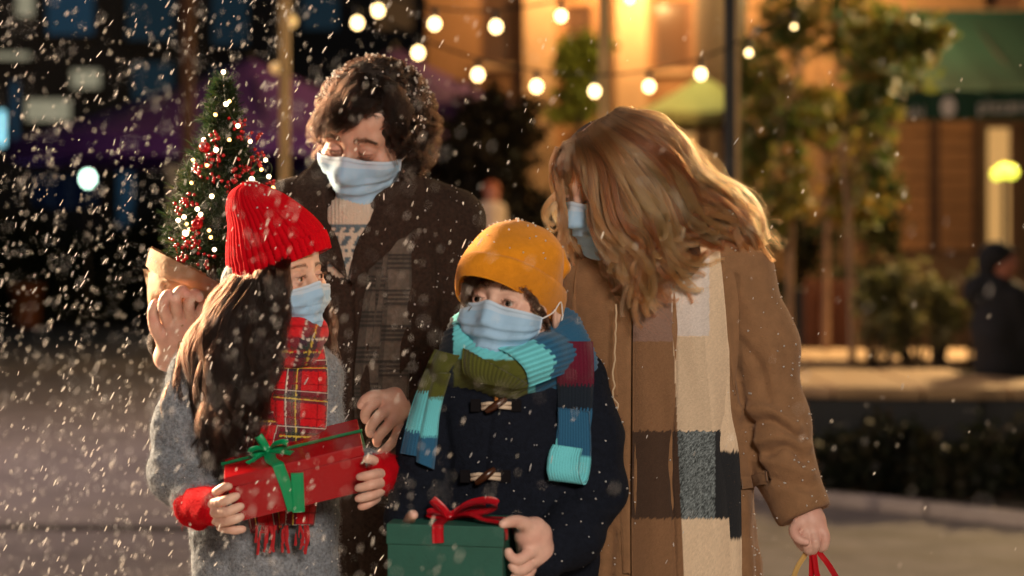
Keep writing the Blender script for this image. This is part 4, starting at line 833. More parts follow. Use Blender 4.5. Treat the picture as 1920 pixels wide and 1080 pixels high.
fall = np.array([0, 0, -1.0])[None, None]; fr2 = np.clip(-(rt[:, 1:2, None]+.02)*22, 0, 1)*np.clip((rt[:, 2:3, None]-.05)*20, 0, 1); side = unit(np.cross(d, np.array([0, 0, 1.])+1e-3))[:, None]*np.sign(r.random((m_, 1, 1))-.5)
fwd = np.array([0, -1.0, 0])[None, None]*np.clip((rt[:, 2:3, None]-.06)*14, 0, 1)*np.clip(-(rt[:, 1:2, None]-.02)*18, 0, 1)
cen = rt[:, None]+up*L*np.sin(np.minimum(t*1.5, 1.4))*.42+fall*L*.85*t**1.7+side*L*.25*t+fwd*L*.10*t+0*fr2*np.array([-.55, 0, -.25])[None, None]*L*t**1.3*np.where(rt[:, :1, None] < .03, 1, -1.1)
mc = locks(cen, 26, .0052, curl=.0095, cfreq=1.35, tip=.5); strands('curls', hm.w(mc), .00019, M_hairm, hb_)

bm_ = BVHTree.FromPolygons([tuple(q) for q in hm.V], [tuple(q) for q in hm.Q])
def on_man(x, y, off):
    o_ = Vector((0, 0, ZC)); d_ = Vector(((x-CX)/F, 1, -(y-HZ)/F)).normalized(); h_ = bm_.ray_cast(o_, d_)[0]; Yh = (h_.y if h_ else pm.Y-40*pm.s)-off*pm.s; return np.array([(x-CX)*Yh/F, Yh, ZC-(y-HZ)*Yh/F])
FM = [[(676, 132), (628, 168), (592, 212), (574, 262)], [(690, 140), (640, 176), (602, 216), (584, 268)], [(700, 150), (658, 186), (620, 220), (594, 266)], [(708, 160), (676, 196), (640, 226), (604, 258)], [(714, 168), (690, 200), (660, 226), (626, 250)], [(706, 172), (700, 190), (688, 208), (664, 222)]]
FM2 = [[(716, 160), (744, 196), (746, 246), (742, 292)], [(722, 150), (758, 194), (766, 250), (758, 304)], [(700, 140), (750, 180), (780, 240), (776, 300)], [(712, 172), (730, 196), (736, 226), (744, 262)]]
r = np.random.default_rng(61); cs = []
for gset, n_ in ((FM, 120), (FM2, 80)):
    for _ in range(n_):
        q = r.random()*(len(gset)-1.001); i = int(q); f_ = q-i; a = np.array(gset[i], float)*(1-f_)+np.array(gset[i+1], float)*f_; ln = .64+.34*r.random(); a = a[0]+(a-a[0])*ln+r.standard_normal((4, 2))*4; cs.append(cr([on_man(x, y, o) for (x, y), o in zip(a, (20, 24+6*r.random(), 18+8*r.random(), 8+8*r.random()))], 20))
strands('fringe', locks(np.array(cs), 34, .0058, wave=.004, wfreq=1.3, curl=.0065, cfreq=1.0, tip=.35), .00019, M_hairm, hb_)
# ================================================================== the woman
pw = Pp(3.45); wom = thing('person', 'woman with long wavy blond hair, camel coat and checked scarf, bending towards the boy', 'person', (pw(1250, 1000)[0], 3.47, 0))
SK_W = (.60, .38, .29); hw = Head((1088, 372), -62, pw, -52, 26, 8, .98, open_=.2, gaze=(0, -30), skin=SK_W, h=.002)
M_camel = mat('camel_wool', (.235, .13, .066), .95, var=.16, var_scale=40, bump=.45, bump_scale=320, sheen=.12, spec=.15)
fw = pw.field(1010, 400, 1600, 1580, -200, 250, .0052)
pw.cap(fw, [(1110, 522, 40, 56), (1240, 455, 34, 62), (1382, 508, 30, 64)], 46)
for c, r in (((1232, 640, 20), (160, 220, 104)), ((1250, 860, 20), (166, 260, 112)), ((1252, 1100, 20), (180, 260, 122)), ((1255, 1340, 20), (190, 260, 128))): pw.ell(fw, c, r, 50)
fa = pw.field(1010, 400, 1600, 1580, -200, 250, .0052)
pw.cap(fa, [(1388, 516, 30, 64), (1430, 650, 18, 60), (1452, 790, 0, 60), (1476, 890, -25, 50), (1506, 958, -48, 42), (1512, 972, -52, 41)], 40)
fa.half(pw(1511, 966, -50), np.array(pw(1530, 1010, -62))-np.array(pw(1500, 940, -40)))
pw.cap(fw, [(1105, 528, 40, 56), (1092, 700, 80, 54), (1112, 900, 60, 48)], 30)
e = 14*pw.s; hh = np.maximum(e-np.abs(fw.D-fa.D), 0)/e; fw.D = np.where((fw.D >= INIT-1e-5) | (fa.D >= INIT-1e-5), np.minimum(fw.D, fa.D), np.minimum(fw.D, fa.D)-hh*hh*e*.25)
V, Q = fw.mesh(1)
V = sculpt(V, Q, [([(1186, 560), (1184, 700), (1182, 900), (1184, 1090)], 5, -9), ([(1194, 560), (1193, 800), (1194, 1090)], 6, 4),
    ([(1378, 520), (1376, 600), (1382, 700)], 7, -8), ([(1382, 690), (1402, 800), (1432, 905)], 6, -8),
    ([(1392, 770), (1440, 768), (1490, 800)], 11, 8), ([(1400, 795), (1450, 790), (1500, 826)], 8, -9), ([(1420, 825), (1465, 818), (1512, 838)], 11, 9), ([(1440, 850), (1478, 836), (1508, 862)], 8, -8), ([(1418, 862), (1465, 870), (1520, 890)], 10, 6),
    ([(1428, 890), (1470, 905), (1525, 915)], 8, -5), ([(1400, 560), (1440, 640), (1450, 720)], 16, 4), ([(1390, 640), (1425, 690), (1440, 750)], 10, -5),
    ([(1388, 914), (1412, 912), (1436, 902)], 3.5, -6), ([(1388, 907), (1412, 905), (1436, 895)], 4, 3), ([(1400, 940), (1404, 1080)], 12, 4), ([(1425, 920), (1420, 1080)], 9, -5),
    ([(1110, 560), (1100, 640), (1120, 720)], 12, -7), ([(1080, 560), (1075, 680)], 10, 5), ([(1148, 1000), (1140, 1080)], 10, -5), ([(1230, 560), (1225, 900)], 20, 4), ([(1120, 700), (1160, 800), (1165, 900)], 14, -5)], pw.s*1.35)
NV = vnormals(V, Q); V += NV*(noise3(V, 12, 4)*.0035+noise3(V, 34, 5)*.0014)[:, None]
wcoat = link_mesh('coat', V, Q, M_camel, wom); NV = vnormals(V, Q); strands('wool_fuzz', surface_hairs(V, NV, 22000, .004, 3, V[:, 2] > .75), .00010, mat('camel_fuzz', (.30, .16, .075), .95, spec=.1), wcoat)
# lapels and front edge
def strip(fld, L, R, off, name, m, parent, p, nu=16, nv=40, smooth=8, thick=5, disp=None, col=None, edge=.55):
    pts, p2, u, v = drape(fld, L, R, nu, nv, off, p.s, smooth, edge=edge, disp=disp)
    return sheet(name, pts[:, ::-1], thick*p.s, m, parent, np.stack([u, v], -1)[:, ::-1], None if col is None else col(p2, u, v)[:, ::-1])
strip(fw, [(1086, 470), (1076, 560), (1096, 660), (1150, 742)], [(1150, 480), (1152, 560), (1158, 650), (1160, 742)], 9, 'lapel', M_camel, wom, pw, nu=20)
strip(fw, [(1150, 555), (1151, 740), (1160, 900), (1168, 1075)], [(1184, 555), (1183, 740), (1181, 900), (1182, 1075)], 6, 'front_edge', M_camel, wom, pw, nu=10, nv=60)
strip(fw, [(1290, 470), (1340, 520), (1362, 620), (1376, 740)], [(1340, 460), (1378, 520), (1386, 620), (1378, 742)], 7, 'lapel', M_camel, wom, pw)
strip(fw, [(1386, 896), (1410, 893), (1438, 884)], [(1389, 914), (1412, 911), (1440, 902)], 5, 'pocket_flap', M_camel, wom, pw, nu=10, nv=16, smooth=3)
mb = MB()                                              # stitched frayed thread along the front edge
q = np.array([pw(*a) for a in cr([(1156, 570, -98), (1152, 660, -100), (1150, 730, -100), (1157, 760, -100), (1152, 790, -100), (1160, 830, -98)], 60)]); q[:, 1] -= .006; q[:, 0] += noise3(q, 90, 7)*.003; mb.tube(q, .0016, 6).build('thread', mat('cream_thread', (.5, .38, .25), .9), wcoat)
# checked scarf: two hanging layers
def plaid_w(p2, u, v, under=False):
    x, y = p2[..., 0], p2[..., 1]; xl = 1258+(y-540)*.045; cream = np.array([.66, .52, .37]); brown = np.array([.21, .115, .06]); k = np.where((x < xl)[..., None], brown, cream)
    jag = 3*noise3(np.stack([x, y*0, y*0], -1), .35)
    pale = (x > xl) & (x < 1330) & (y < 630); k[pale] = (.60, .55, .52)
    k[(x > xl) & (y > 632) & (y < 806) & (x < 1322+(y-640)*.08)] *= .86
    k[(x < xl) & (y < 640)] = (.23, .145, .115)
    band = (y > 808+jag) & (y < 972+jag); k[band & (x < xl)] = (.060, .036, .025); t = noise3(np.stack([x, y, x*0], -1), .55)*.5+noise3(np.stack([x, y, x*0], -1), 1.3)*.5
    tw = np.array([.12, .145, .155])*np.clip(1+1.5*t, .2, 3)[..., None]; b2 = band & (x >= xl) & (x < 1341); k[b2] = tw[b2]; b3 = band & (x >= 1341); k[b3] = (.02, .022, .026)
    return k*(1+.18*t)[..., None]
M_scarfw = mat('checked_wool', col_attr=True, rough=.95, bump=.5, bump_scale=420, sheen=.15, spec=.1)
strip(fw, [(1300, 480), (1330, 600), (1335, 800), (1345, 1000), (1352, 1180)], [(1352, 480), (1366, 600), (1370, 760), (1388, 880), (1392, 1180)], 5, 'scarf', M_scarfw, wom, pw, 30, 260, thick=4, col=lambda p2, u, v: plaid_w(p2+np.array([8, -38]), u, v), disp=lambda u, v: 3*np.sin(u*5+v*4))
strip(fw, [(1192, 500), (1187, 620), (1186, 800), (1184, 1000), (1186, 1180)], [(1350, 470), (1362, 600), (1368, 730), (1350, 830), (1364, 930), (1378, 1180)], 11, 'scarf', M_scarfw, wom, pw, 90, 360, smooth=12, thick=5, col=plaid_w, disp=lambda u, v: (5.5*np.sin(u*8+1.8*np.sin(v*4))+2.5*np.sin(u*17+3*np.sin(v*7)))*np.clip(u*3, 0, 1)-5*np.exp(-((u-.44)/.02)**2), edge=.7)
f2 = pw.field(1060, 380, 1420, 600, -200, 140, .004)   # the scarf wound round the neck, mostly under the hair
pw.cap(f2, [(1180, 480, -40, 24), (1250, 492, -52, 26), (1300, 478, -30, 30), (1320, 440, 30, 32)], 20); V, Q = f2.mesh(1); V += vnormals(V, Q)*(noise3(V, 25, 3)*.004)[:, None]
link_mesh('scarf_wrap', V, Q, M_scarfw, wom, col=np.tile(np.array([.66, .52, .37]), (len(V), 1)))
HW = (.62, .38, .31)
hwd = hand_mesh(pw, (1440, 920, 1600, 1090, -160, 20), [([(1508, 950, -50, 27), (1518, 978, -60, 27), (1518, 996, -64, 25)], 14),
    [(1534, 984, -68, 14), (1546, 1004, -82, 11.5), (1544, 1024, -80, 10), (1534, 1030, -70, 8.5)], [(1520, 994, -72, 13), (1528, 1016, -92, 11), (1524, 1032, -84, 9.5), (1516, 1028, -72, 8.5)],
    [(1506, 994, -72, 12.5), (1510, 1016, -92, 11), (1516, 1033, -84, 9.5), (1518, 1024, -72, 8.5)], [(1494, 988, -70, 12), (1494, 1008, -86, 10), (1506, 1026, -80, 9), (1512, 1022, -70, 8)],
    [(1500, 976, -74, 13), (1488, 994, -92, 10.5), (1496, 1010, -104, 9.5), (1512, 1016, -106, 8)]], HW, [(1513, 1017, 5)], k=5)
bv, bq = frame_body(pw, ((1130, 540, 35), (1360, 520, 30)), (1250, 1000, 20), ((1195, 1400, 15), (1305, 1400, 15)), ((1190, 1860, 20), (1312, 1860, 20)), (1205, 440, 20), 48)
V, Q, K = join([(hw.V, hw.Q, hw.K), hwd, (bv, bq, SK_W)]); link_mesh('body', V, Q, M_skin, wom, col=K); hw.add_eyes(wom); M_browl = hair_mat('fair_brow', (.16, .08, .04), (.2, .1, .05)); hw.brows(wom, M_browl, 130); hw.lashes(wom, M_browd, .2, down=1.0)
hw.mask(wom, M_mask, M_loop, seed=4); trousers_shoes(wom, pw, (1252, 1120, 20), (1195, 1312), 66, M_trouser, M_shoe)
# long wavy hair: inner volume, then locks from the parting to the ends
fh = pw.field(1000, 190, 1470, 640, -210, 220, .004)
pw.ell(fh, (1162, 312, 10), (116, 100, 112), 20)
pw.cap(fh, [(1190, 300, 30, 92), (1262, 378, 40, 82), (1330, 432, 40, 52), (1396, 450, 30, 26), (1420, 452, 26, 10)], 40)
pw.cap(fh, [(1140, 330, -66, 40), (1172, 420, -84, 44), (1196, 500, -80, 34), (1212, 560, -84, 12)], 40); pw.cap(fh, [(1230, 420, -60, 50), (1270, 480, -50, 44), (1300, 505, -40, 20)], 40)
pw.cap(fh, [(1060, 285, -60, 20), (1048, 350, -70, 12), (1054, 420, -76, 12), (1056, 462, -78, 9)], 16)
fh.ell(hw.w([(0, -.13, -.035)])[0], (.05, .06, .085), None, .02, 'sub')
V, Q = fh.mesh(2); V = V+vnormals(V, Q)*(-.006+noise3(V, 30, 3)*.004)[:, None]; M_hairwb = mat('shade_hair_mass', (.055, .022, .009), .7, bump=.9, bump_scale=120, var=.3, var_scale=60); whair = link_mesh('hair', V, Q, M_hairwb, wom)  # inner hair volume coloured dark to stand for shade between the locks
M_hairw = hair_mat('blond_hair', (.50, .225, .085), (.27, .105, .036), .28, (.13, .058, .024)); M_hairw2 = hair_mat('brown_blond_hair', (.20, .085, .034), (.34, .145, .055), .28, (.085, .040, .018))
G = [[(1052, 282), (1034, 330), (1046, 392), (1060, 440), (1048, 476)], [(1060, 274), (1056, 335), (1070, 392), (1062, 452), (1074, 474)], [(1078, 262), (1092, 322), (1112, 402), (1140, 472), (1166, 530), (1190, 548)],
     [(1094, 252), (1132, 330), (1150, 430), (1178, 500), (1200, 550), (1226, 580)], [(1104, 246), (1160, 330), (1196, 420), (1226, 480), (1262, 520), (1254, 552)], [(1114, 238), (1190, 310), (1246, 390), (1286, 450), (1330, 496), (1366, 500)],
     [(1124, 230), (1222, 290), (1288, 368), (1338, 424), (1374, 464), (1396, 470)], [(1140, 220), (1250, 278), (1310, 342), (1362, 394), (1402, 434), (1424, 448)], [(1160, 211), (1262, 256), (1294, 312), (1336, 362), (1382, 414), (1418, 444)],
     [(1156, 210), (1228, 226), (1276, 272), (1300, 330), (1344, 376), (1380, 420)]]
Gc = np.array([cr(g_, 26) for g_ in G]); W_ = [.0, .55, 1.0, 2.0, 3.0, 4.0, 5.0, 6.0, 7.0, 8.0]
def guides(Gc, m, jit, r, dens=None):
    x = r.random(m)*(len(Gc)-1) if dens is None else np.interp(r.random(m), np.linspace(0, 1, len(dens)), dens); i = np.minimum(x.astype(int), len(Gc)-2); f = (x-i)[:, None, None]
    a = Gc[i]*(1-f)+Gc[i+1]*f; t = np.linspace(0, 1, Gc.shape[1])[None, :, None]; ln = .72+.34*r.random((m, 1, 1)); a = a[:, :1]+(a-a[:, :1])*ln
    return a+r.standard_normal((m, 1, 2))*jit*np.array([1, .7])*t**.8+r.standard_normal((m, 1, 2))*3
def lay(fld, g2, p, off, r, dmin, fb=-40):
    hit = fld.march(g2[..., 0], g2[..., 1])[..., 1]
    for j in range(hit.shape[0]):
        ok = ~np.isnan(hit[j]); hit[j] = np.interp(np.arange(hit.shape[1]), np.flatnonzero(ok), hit[j][ok]) if ok.any() else p.Y+fb*p.s
    for _ in range(4): q = np.pad(hit, ((0, 0), (1, 1)), mode='edge'); hit = (q[:, :-2]+q[:, 2:]+hit)/3
    Y = hit-(off*p.s)*r.random((len(g2), 1)); return np.stack([(g2[..., 0]-CX)*Y/F, Y, ZC-(g2[..., 1]-HZ)*Y/F], -1)
r = np.random.default_rng(21); c3 = lay(fh, guides(Gc[1:], 500, 20, r), pw, 30, r, 0); tw_ = np.linspace(0, 1, 26)[None, :, None]; T_ = unit(np.gradient(c3, axis=1)); A_ = unit(np.cross(T_, np.array([.1, -1., .1])))
ph_ = (c3[:, 20, 0]*24)[:, None, None]; c3 = c3+A_*.012*np.sin(tw_*9.5+ph_+r.normal(size=(500, 1, 1))*.45)*np.clip(tw_*2.2-.3, 0, 1)
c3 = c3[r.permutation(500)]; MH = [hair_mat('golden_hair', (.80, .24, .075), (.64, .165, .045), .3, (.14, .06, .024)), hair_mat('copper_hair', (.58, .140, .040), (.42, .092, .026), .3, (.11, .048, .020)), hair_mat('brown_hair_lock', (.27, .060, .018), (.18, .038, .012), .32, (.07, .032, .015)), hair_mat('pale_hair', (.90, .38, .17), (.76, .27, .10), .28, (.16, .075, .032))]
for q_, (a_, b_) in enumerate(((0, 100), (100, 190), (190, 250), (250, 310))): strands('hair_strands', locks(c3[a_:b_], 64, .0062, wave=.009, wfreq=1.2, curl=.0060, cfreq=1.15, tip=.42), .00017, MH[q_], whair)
M_hairw = MH[1]; M_hairw2 = MH[2]
cc_ = lay(fh, guides(Gc[1:, :13], 260, 7, r), pw, 12, r, 0); strands('crown_strands', locks(cc_, 40, .0065, wave=.003, wfreq=1.0, tip=.9), .00017, MH[2], whair)
cl = lay(fh, guides(Gc[:3], 64, 6, r), pw, 12, r, 0); strands('hair_strands', locks(cl, 34, .004, wave=.005, wfreq=1.3, curl=.002, cfreq=1.4), .00026, M_hairw, whair)
cs = lay(fh, guides(Gc[2:6], 120, 30, r), pw, 26, r, 0); strands('flyaway_strands', locks(cs, 7, .006, wave=.012, wfreq=1.4, curl=.006, cfreq=1.6, tip=1.2), .00014, M_hairw, whair)
cs = lay(fh, guides(Gc[6:], 130, 28, r), pw, 14, r, 0); strands('flyaway_strands', locks(cs, 7, .008, wave=.014, wfreq=1.4, curl=.006, cfreq=1.6, tip=1.2), .00014, M_hairw, whair)
# back of the hair
gb = np.array([cr(q, 26) for q in ([(1160, 210), (1130, 300), (1150, 400), (1180, 470)], [(1170, 210), (1220, 300), (1240, 400), (1270, 480)], [(1180, 214), (1290, 300), (1330, 390), (1380, 450)])])
g2 = guides(gb, 120, 14, r); tt = np.linspace(0, 1, 26)[None]; Yb_ = pw.Y+(20+115*np.sin(np.clip(tt*2.2+.1, 0, 1.9)))*pw.s+np.zeros((120, 26)); strands('hair_strands', locks(np.stack([(g2[..., 0]-CX)*Yb_/F, Yb_, ZC-(g2[..., 1]-HZ)*Yb_/F], -1), 20, .008, wave=.006), .0003, M_hairw2, whair)

# ================================================================== the girl
pg = Pp(3.2); girl = thing('person', 'girl with long dark hair, ribbed red beanie and grey coat, holding the red gift box', 'person', (pg(490, 1000)[0], 3.2, 0))
SK_G = (.62, .40, .30); hg = Head((580, 521), -50, pg, 56, 4, -8, .80, True, open_=1.35, gaze=(22, -2), skin=SK_G)
hg.cut_under_hat((438, 541, 4), (616, 466, 4), (6, -6, -80), pg, .012)
M_grey = mat('grey_boucle', (.20, .225, .26), .95, var=.6, var_scale=190, bump=.9, bump_scale=260, spec=.1)
fg = pg.field(230, 590, 780, 1560, -190, 230, .0048)
pg.cap(fg, [(376, 692, 10, 48), (500, 648, 10, 50), (592, 706, 20, 44)], 40)
for c, r_ in (((488, 790, 10), (132, 180, 84)), ((494, 960, 10), (142, 200, 94)), ((498, 1180, 10), (150, 240, 102)), ((498, 1330, 10), (158, 230, 106))): pg.ell(fg, c, r_, 45)
fa = pg.field(230, 590, 780, 1560, -190, 230, .0048)
pg.cap(fa, [(364, 702, 10, 52), (338, 800, 2, 48), (334, 888, -22, 50), (372, 938, -82, 42), (398, 946, -118, 35)], 30)
pg.cap(fg, [(594, 708, 20, 44), (600, 800, 20, 42), (636, 862, -40, 38), (694, 884, -118, 32), (704, 886, -128, 31)], 26)
e = 14*pg.s; hh = np.maximum(e-np.abs(fg.D-fa.D), 0)/e; fg.D = np.where((fg.D >= INIT-1e-5) | (fa.D >= INIT-1e-5), np.minimum(fg.D, fa.D), np.minimum(fg.D, fa.D)-hh*hh*e*.25)
V, Q = fg.mesh(1); V = sculpt(V, Q, [([(300, 830), (340, 858), (380, 870)], 10, -7), ([(290, 860), (335, 880), (375, 900)], 10, 6), ([(310, 760), (350, 790)], 12, 5), ([(352, 985), (410, 990)], 8, -7), ([(330, 700), (350, 780), (370, 830)], 10, -4), ([(420, 1010), (430, 1080)], 12, -5), ([(560, 1000), (570, 1080)], 14, -5), ([(480, 1020), (480, 1080)], 12, 5)], pg.s)
NV = vnormals(V, Q); V += NV*(noise3(V, 16, 6)*.003+noise3(V, 90, 7)*.0022)[:, None]; gcoat = link_mesh('coat', V, Q, M_grey, girl); NV = vnormals(V, Q)
strands('wool_fuzz', surface_hairs(V, NV, 60000, .0048, 4, V[:, 2] > .8, lean=.9, k=4), .00013, mat('grey_fuzz', (.33, .33, .34), .95, spec=.1), gcoat)
# beanie
M_red = mat('red_knit', (.52, .003, .010), .95, var=.12, var_scale=60, bump=.8, bump_scale=350, spec=.05)
secs = [((438, 541), (614, 464), (6, -6, -80), 4), ((431, 500), (604, 434), (4, 0, -84), 4), ((430, 462), (584, 408), (2, 2, -80), 6), ((430, 424), (552, 384), (1, 1, -66), 8), ((429, 392), (520, 363), (0, 0, -48), 8), ((438, 362), (494, 351), (0, 0, -28), 8), ((458, 347), (478, 345), (0, 0, -10), 8), ((467, 344), (470, 344), (0, 0, -2), 8)]
pts = lathe_hat(secs, 260, 90, 46, 2.0, pg, .0035, seed=2); hat = sheet('beanie', pts, .003, M_red, girl, closed=True)
secs2 = [((435, 545), (617, 466), (7, -8, -85), 4), ((430, 520), (612, 449), (6, -6, -88), 4), ((429, 498), (606, 432), (4, -2, -87), 4)]
pts = lathe_hat(secs2, 260, 24, 46, 2.2, pg, .002, seed=3); sheet('cuff', pts, .003, M_red, hat, closed=True)
def hat_fuzz(pts, n, L, m, parent, seed):
    V = pts.reshape(-1, 3); N = vnormals(V, grid_faces(pts.shape[0], pts.shape[1], True)); strands('wool_fuzz', surface_hairs(V, N, n, L, seed, lean=.8), .00011, m, parent)
M_redf = mat('red_fuzz', (.52, .006, .014), .95, spec=.05); hat_fuzz(lathe_hat(secs, 260, 90, 46, 2.0, pg, .0035, seed=2), 9000, .005, M_redf, hat, 8)
# tartan scarf
def tartan(p2, u, v, nu_=3.2, nv_=9.0, ang=0):
    k = np.tile(np.array([.52, .012, .018]), (*u.shape, 1)); jit = .006*noise3(np.stack([p2[..., 0], p2[..., 1], u*0], -1), .4); a = (u*nu_+jit) % 1; b = (v*nv_+jit) % 1
    def dark(q, c, w_): return np.abs(q-c) < w_
    for q in (a, b):
        k = np.where((dark(q, .42, .10) | dark(q, .66, .05))[..., None], k*np.array([.30, .9, .9])+np.array([.0, .006, .012]), k)
    for q in (a, b):
        k = np.where(dark(q, .54, .035)[..., None], k*.25+np.array([.004, .03, .02]), k)
        k = np.where(dark(q, .60, .013)[..., None], np.array([.55, .42, .06]), k); k = np.where(dark(q, .36, .012)[..., None], np.array([.55, .50, .44]), k); k = np.where(dark(q, .12, .012)[..., None], np.array([.25, .006, .01]), k)
    return k*(1+.2*noise3(np.stack([p2[..., 0], p2[..., 1], u*0], -1), .5))[..., None]
M_tartan = mat('tartan_wool', col_attr=True, rough=.95, bump=.5, bump_scale=420, sheen=.12, spec=.1)
fgs = pg.field(420, 560, 700, 760, -150, 120, .0036); pg.cap(fgs, [(470, 640, -20, 30), (520, 652, -66, 36), (566, 648, -60, 34), (590, 628, -10, 26)], 20); pg.cap(fgs, [(500, 620, -36, 30), (550, 622, -56, 30), (582, 612, -20, 24)], 20)
V, Q = fgs.mesh(1); V += vnormals(V, Q)*(noise3(V, 24, 8)*.004)[:, None]; pr = project(V); ang = pr[:, 0]*.9+pr[:, 1]*.25; link_mesh('scarf_wrap', V, Q, M_tartan, girl, col=tartan(pr, ang/80, pr[:, 1]/100, 1.0, 1.0))
fg.D = np.minimum(fg.D, INIT)
strip(fg, [(518, 612), (500, 700), (468, 790), (452, 880), (470, 1000)], [(574, 620), (560, 700), (540, 790), (528, 880), (540, 1000)], 16, 'scarf', M_tartan, girl, pg, 60, 240, smooth=14, thick=6, col=lambda p2, u, v: tartan(p2, u+.2*v, v, 1.6, 5.2), disp=lambda u, v: 4*np.sin(u*6+v*5))
strip(fg, [(540, 630), (520, 690), (512, 760), (520, 860), (520, 985)], [(600, 616), (614, 690), (614, 770), (606, 860), (590, 985)], 26, 'scarf', M_tartan, girl, pg, 60, 240, smooth=14, thick=6, col=lambda p2, u, v: tartan(p2, u+.05, v+.07, 1.3, 5.0), disp=lambda u, v: 5*np.sin(u*7+1+v*3))
fr = []; r = np.random.default_rng(9)
for k_ in range(26):
    x0 = 474+r.random()*112; L = 28+r.random()*30; fr.append([pg(x0, 985, -112-6*r.random()), pg(x0+r.normal()*3, 985+L*.5, -112), pg(x0+r.normal()*5, 985+L, -108)])
mb = MB(); [mb.tube(cr(q, 6), .0024, 5) for q in fr[:18]]; mb.build('fringe', mat('fringe_red', (.4, .012, .018), .9), girl)
mb = MB(); [mb.tube(cr(q, 6), .0022, 5) for q in fr[18:]]; mb.build('fringe', mat('fringe_dark', (.02, .03, .03), .9), girl)
# hands in red fingerless gloves
HG = (.66, .42, .33)
ghl = hand_mesh(pg, (350, 880, 480, 1020, -240, -60), [([(392, 948, -140, 26), (400, 955, -168, 27)], 12),
    [(398, 944, -186, 12), (418, 940, -214, 10), (434, 934, -216, 9), (444, 930, -212, 7.5)], [(402, 960, -188, 12), (424, 960, -216, 10), (440, 954, -216, 9), (452, 949, -212, 7.5)], [(408, 976, -186, 11.5), (428, 977, -212, 9.5), (442, 973, -214, 8.5), (452, 969, -210, 7.5)],
    [(414, 988, -178, 10.5), (432, 993, -202, 8.5), (444, 994, -204, 8), (456, 992, -202, 7)], [(396, 934, -168, 11), (410, 920, -196, 9.5), (422, 913, -206, 8.5), (430, 912, -206, 7)]], HG, [(446, 929, 5), (454, 948, 5), (454, 968, 5)], k=4)
ghr = hand_mesh(pg, (650, 830, 770, 960, -240, -60), [([(712, 886, -140, 25), (708, 898, -168, 25)], 12),
    [(712, 888, -190, 11.5), (698, 890, -212, 9.5), (684, 893, -214, 8.5), (674, 894, -210, 7.5)], [(714, 905, -190, 11.5), (698, 909, -214, 9.5), (682, 913, -214, 8.5), (671, 915, -210, 7.5)], [(712, 922, -186, 11), (696, 929, -208, 9.2), (681, 933, -210, 8.2), (671, 935, -206, 7.2)],
    [(706, 934, -176, 10), (694, 943, -196, 8.2), (684, 948, -198, 7.5), (676, 950, -196, 6.8)], [(712, 876, -168, 11), (702, 864, -190, 9), (692, 860, -200, 8), (687, 862, -202, 7)]], HG, [(673, 894, 5), (671, 915, 5), (671, 935, 5)], k=4)
M_glove = mat('red_glove_knit', (.44, .004, .010), .95, bump=.8, bump_scale=320, spec=.05)
def glove(name, chains, b, p, parent, cutp=None):
    f = p.field(*b, .003)
    for q in chains: p.cap(f, q, 14)
    V, Q = f.mesh(1); V += vnormals(V, Q)*(noise3(V, 60, 8)*.002)[:, None]; o = link_mesh(name, V, Q, M_glove, parent); strands('wool_fuzz', surface_hairs(V, vnormals(V, Q), 2600, .005, 8, lean=.9), .00014, M_redf, o); return o
glove('glove', [[(362, 944, -96, 37), (386, 948, -140, 31), (398, 956, -170, 28)], [(394, 938, -160, 18), (402, 928, -182, 13)], [(356, 966, -100, 22), (374, 978, -112, 16)]], (290, 860, 460, 1040, -230, -20), pg, girl)
glove('glove', [[(712, 884, -122, 33), (718, 888, -150, 29), (713, 900, -172, 25)], [(726, 878, -120, 25), (730, 903, -126, 16)], [(712, 876, -160, 17), (706, 868, -180, 13)]], (640, 810, 800, 980, -230, -20), pg, girl)
bv, bq = frame_body(pg, ((395, 700, 12), (575, 712, 18)), (495, 1040, 10), ((452, 1440, 8), (540, 1440, 8)), ((450, 1900, 10), (545, 1900, 10)), (508, 640, 4), 36)
V, Q, K = join([(hg.V, hg.Q, hg.K), ghl, ghr, (bv, bq, SK_G)]); link_mesh('body', V, Q, M_skin, girl, col=K); hg.add_eyes(girl, (.045, .022, .012)); hg.brows(girl, M_browd, 120, child=True, thick=.0022); hg.lashes(girl, M_browd, 1.35)
hg.mask(girl, M_mask, M_loop, seed=7, pleat=.0024, w_=58, mid=-.013, bot=-.130); trousers_shoes(girl, pg, (497, 1180, 10), (448, 548), 52, M_trouser, M_shoe)
# long dark hair
M_hairg = hair_mat('dark_hair', (.005, .0021, .0014), (.015, .006, .0034), .44, None, 1.40); M_hairgb = mat('dark_hair_under', (.012, .007, .005), .7, bump=.9, bump_scale=140)
fhg = pg.field(330, 440, 680, 940, -200, 160, .004); pg.ell(fhg, (505, 520, 14), (76, 80, 82), 20); fhg.ell(hg.w([(0, -.135, -.03)])[0], (.055, .055, .08), None, .015, 'sub')
pg.cap(fhg, [(456, 540, 10, 40), (430, 620, -10, 42), (424, 720, -46, 32), (424, 800, -64, 22), (424, 850, -72, 8)], 30); pg.cap(fhg, [(496, 560, -20, 40), (484, 660, -62, 36), (468, 740, -72, 32), (456, 810, -76, 10)], 30); pg.cap(fhg, [(500, 560, 60, 60), (500, 700, 80, 60)], 30)
V, Q = fhg.mesh(2); V = V+vnormals(V, Q)*(noise3(V, 26, 3)*.004-.001)[:, None]; ghair = link_mesh('hair', V, Q, M_hairgb, girl)
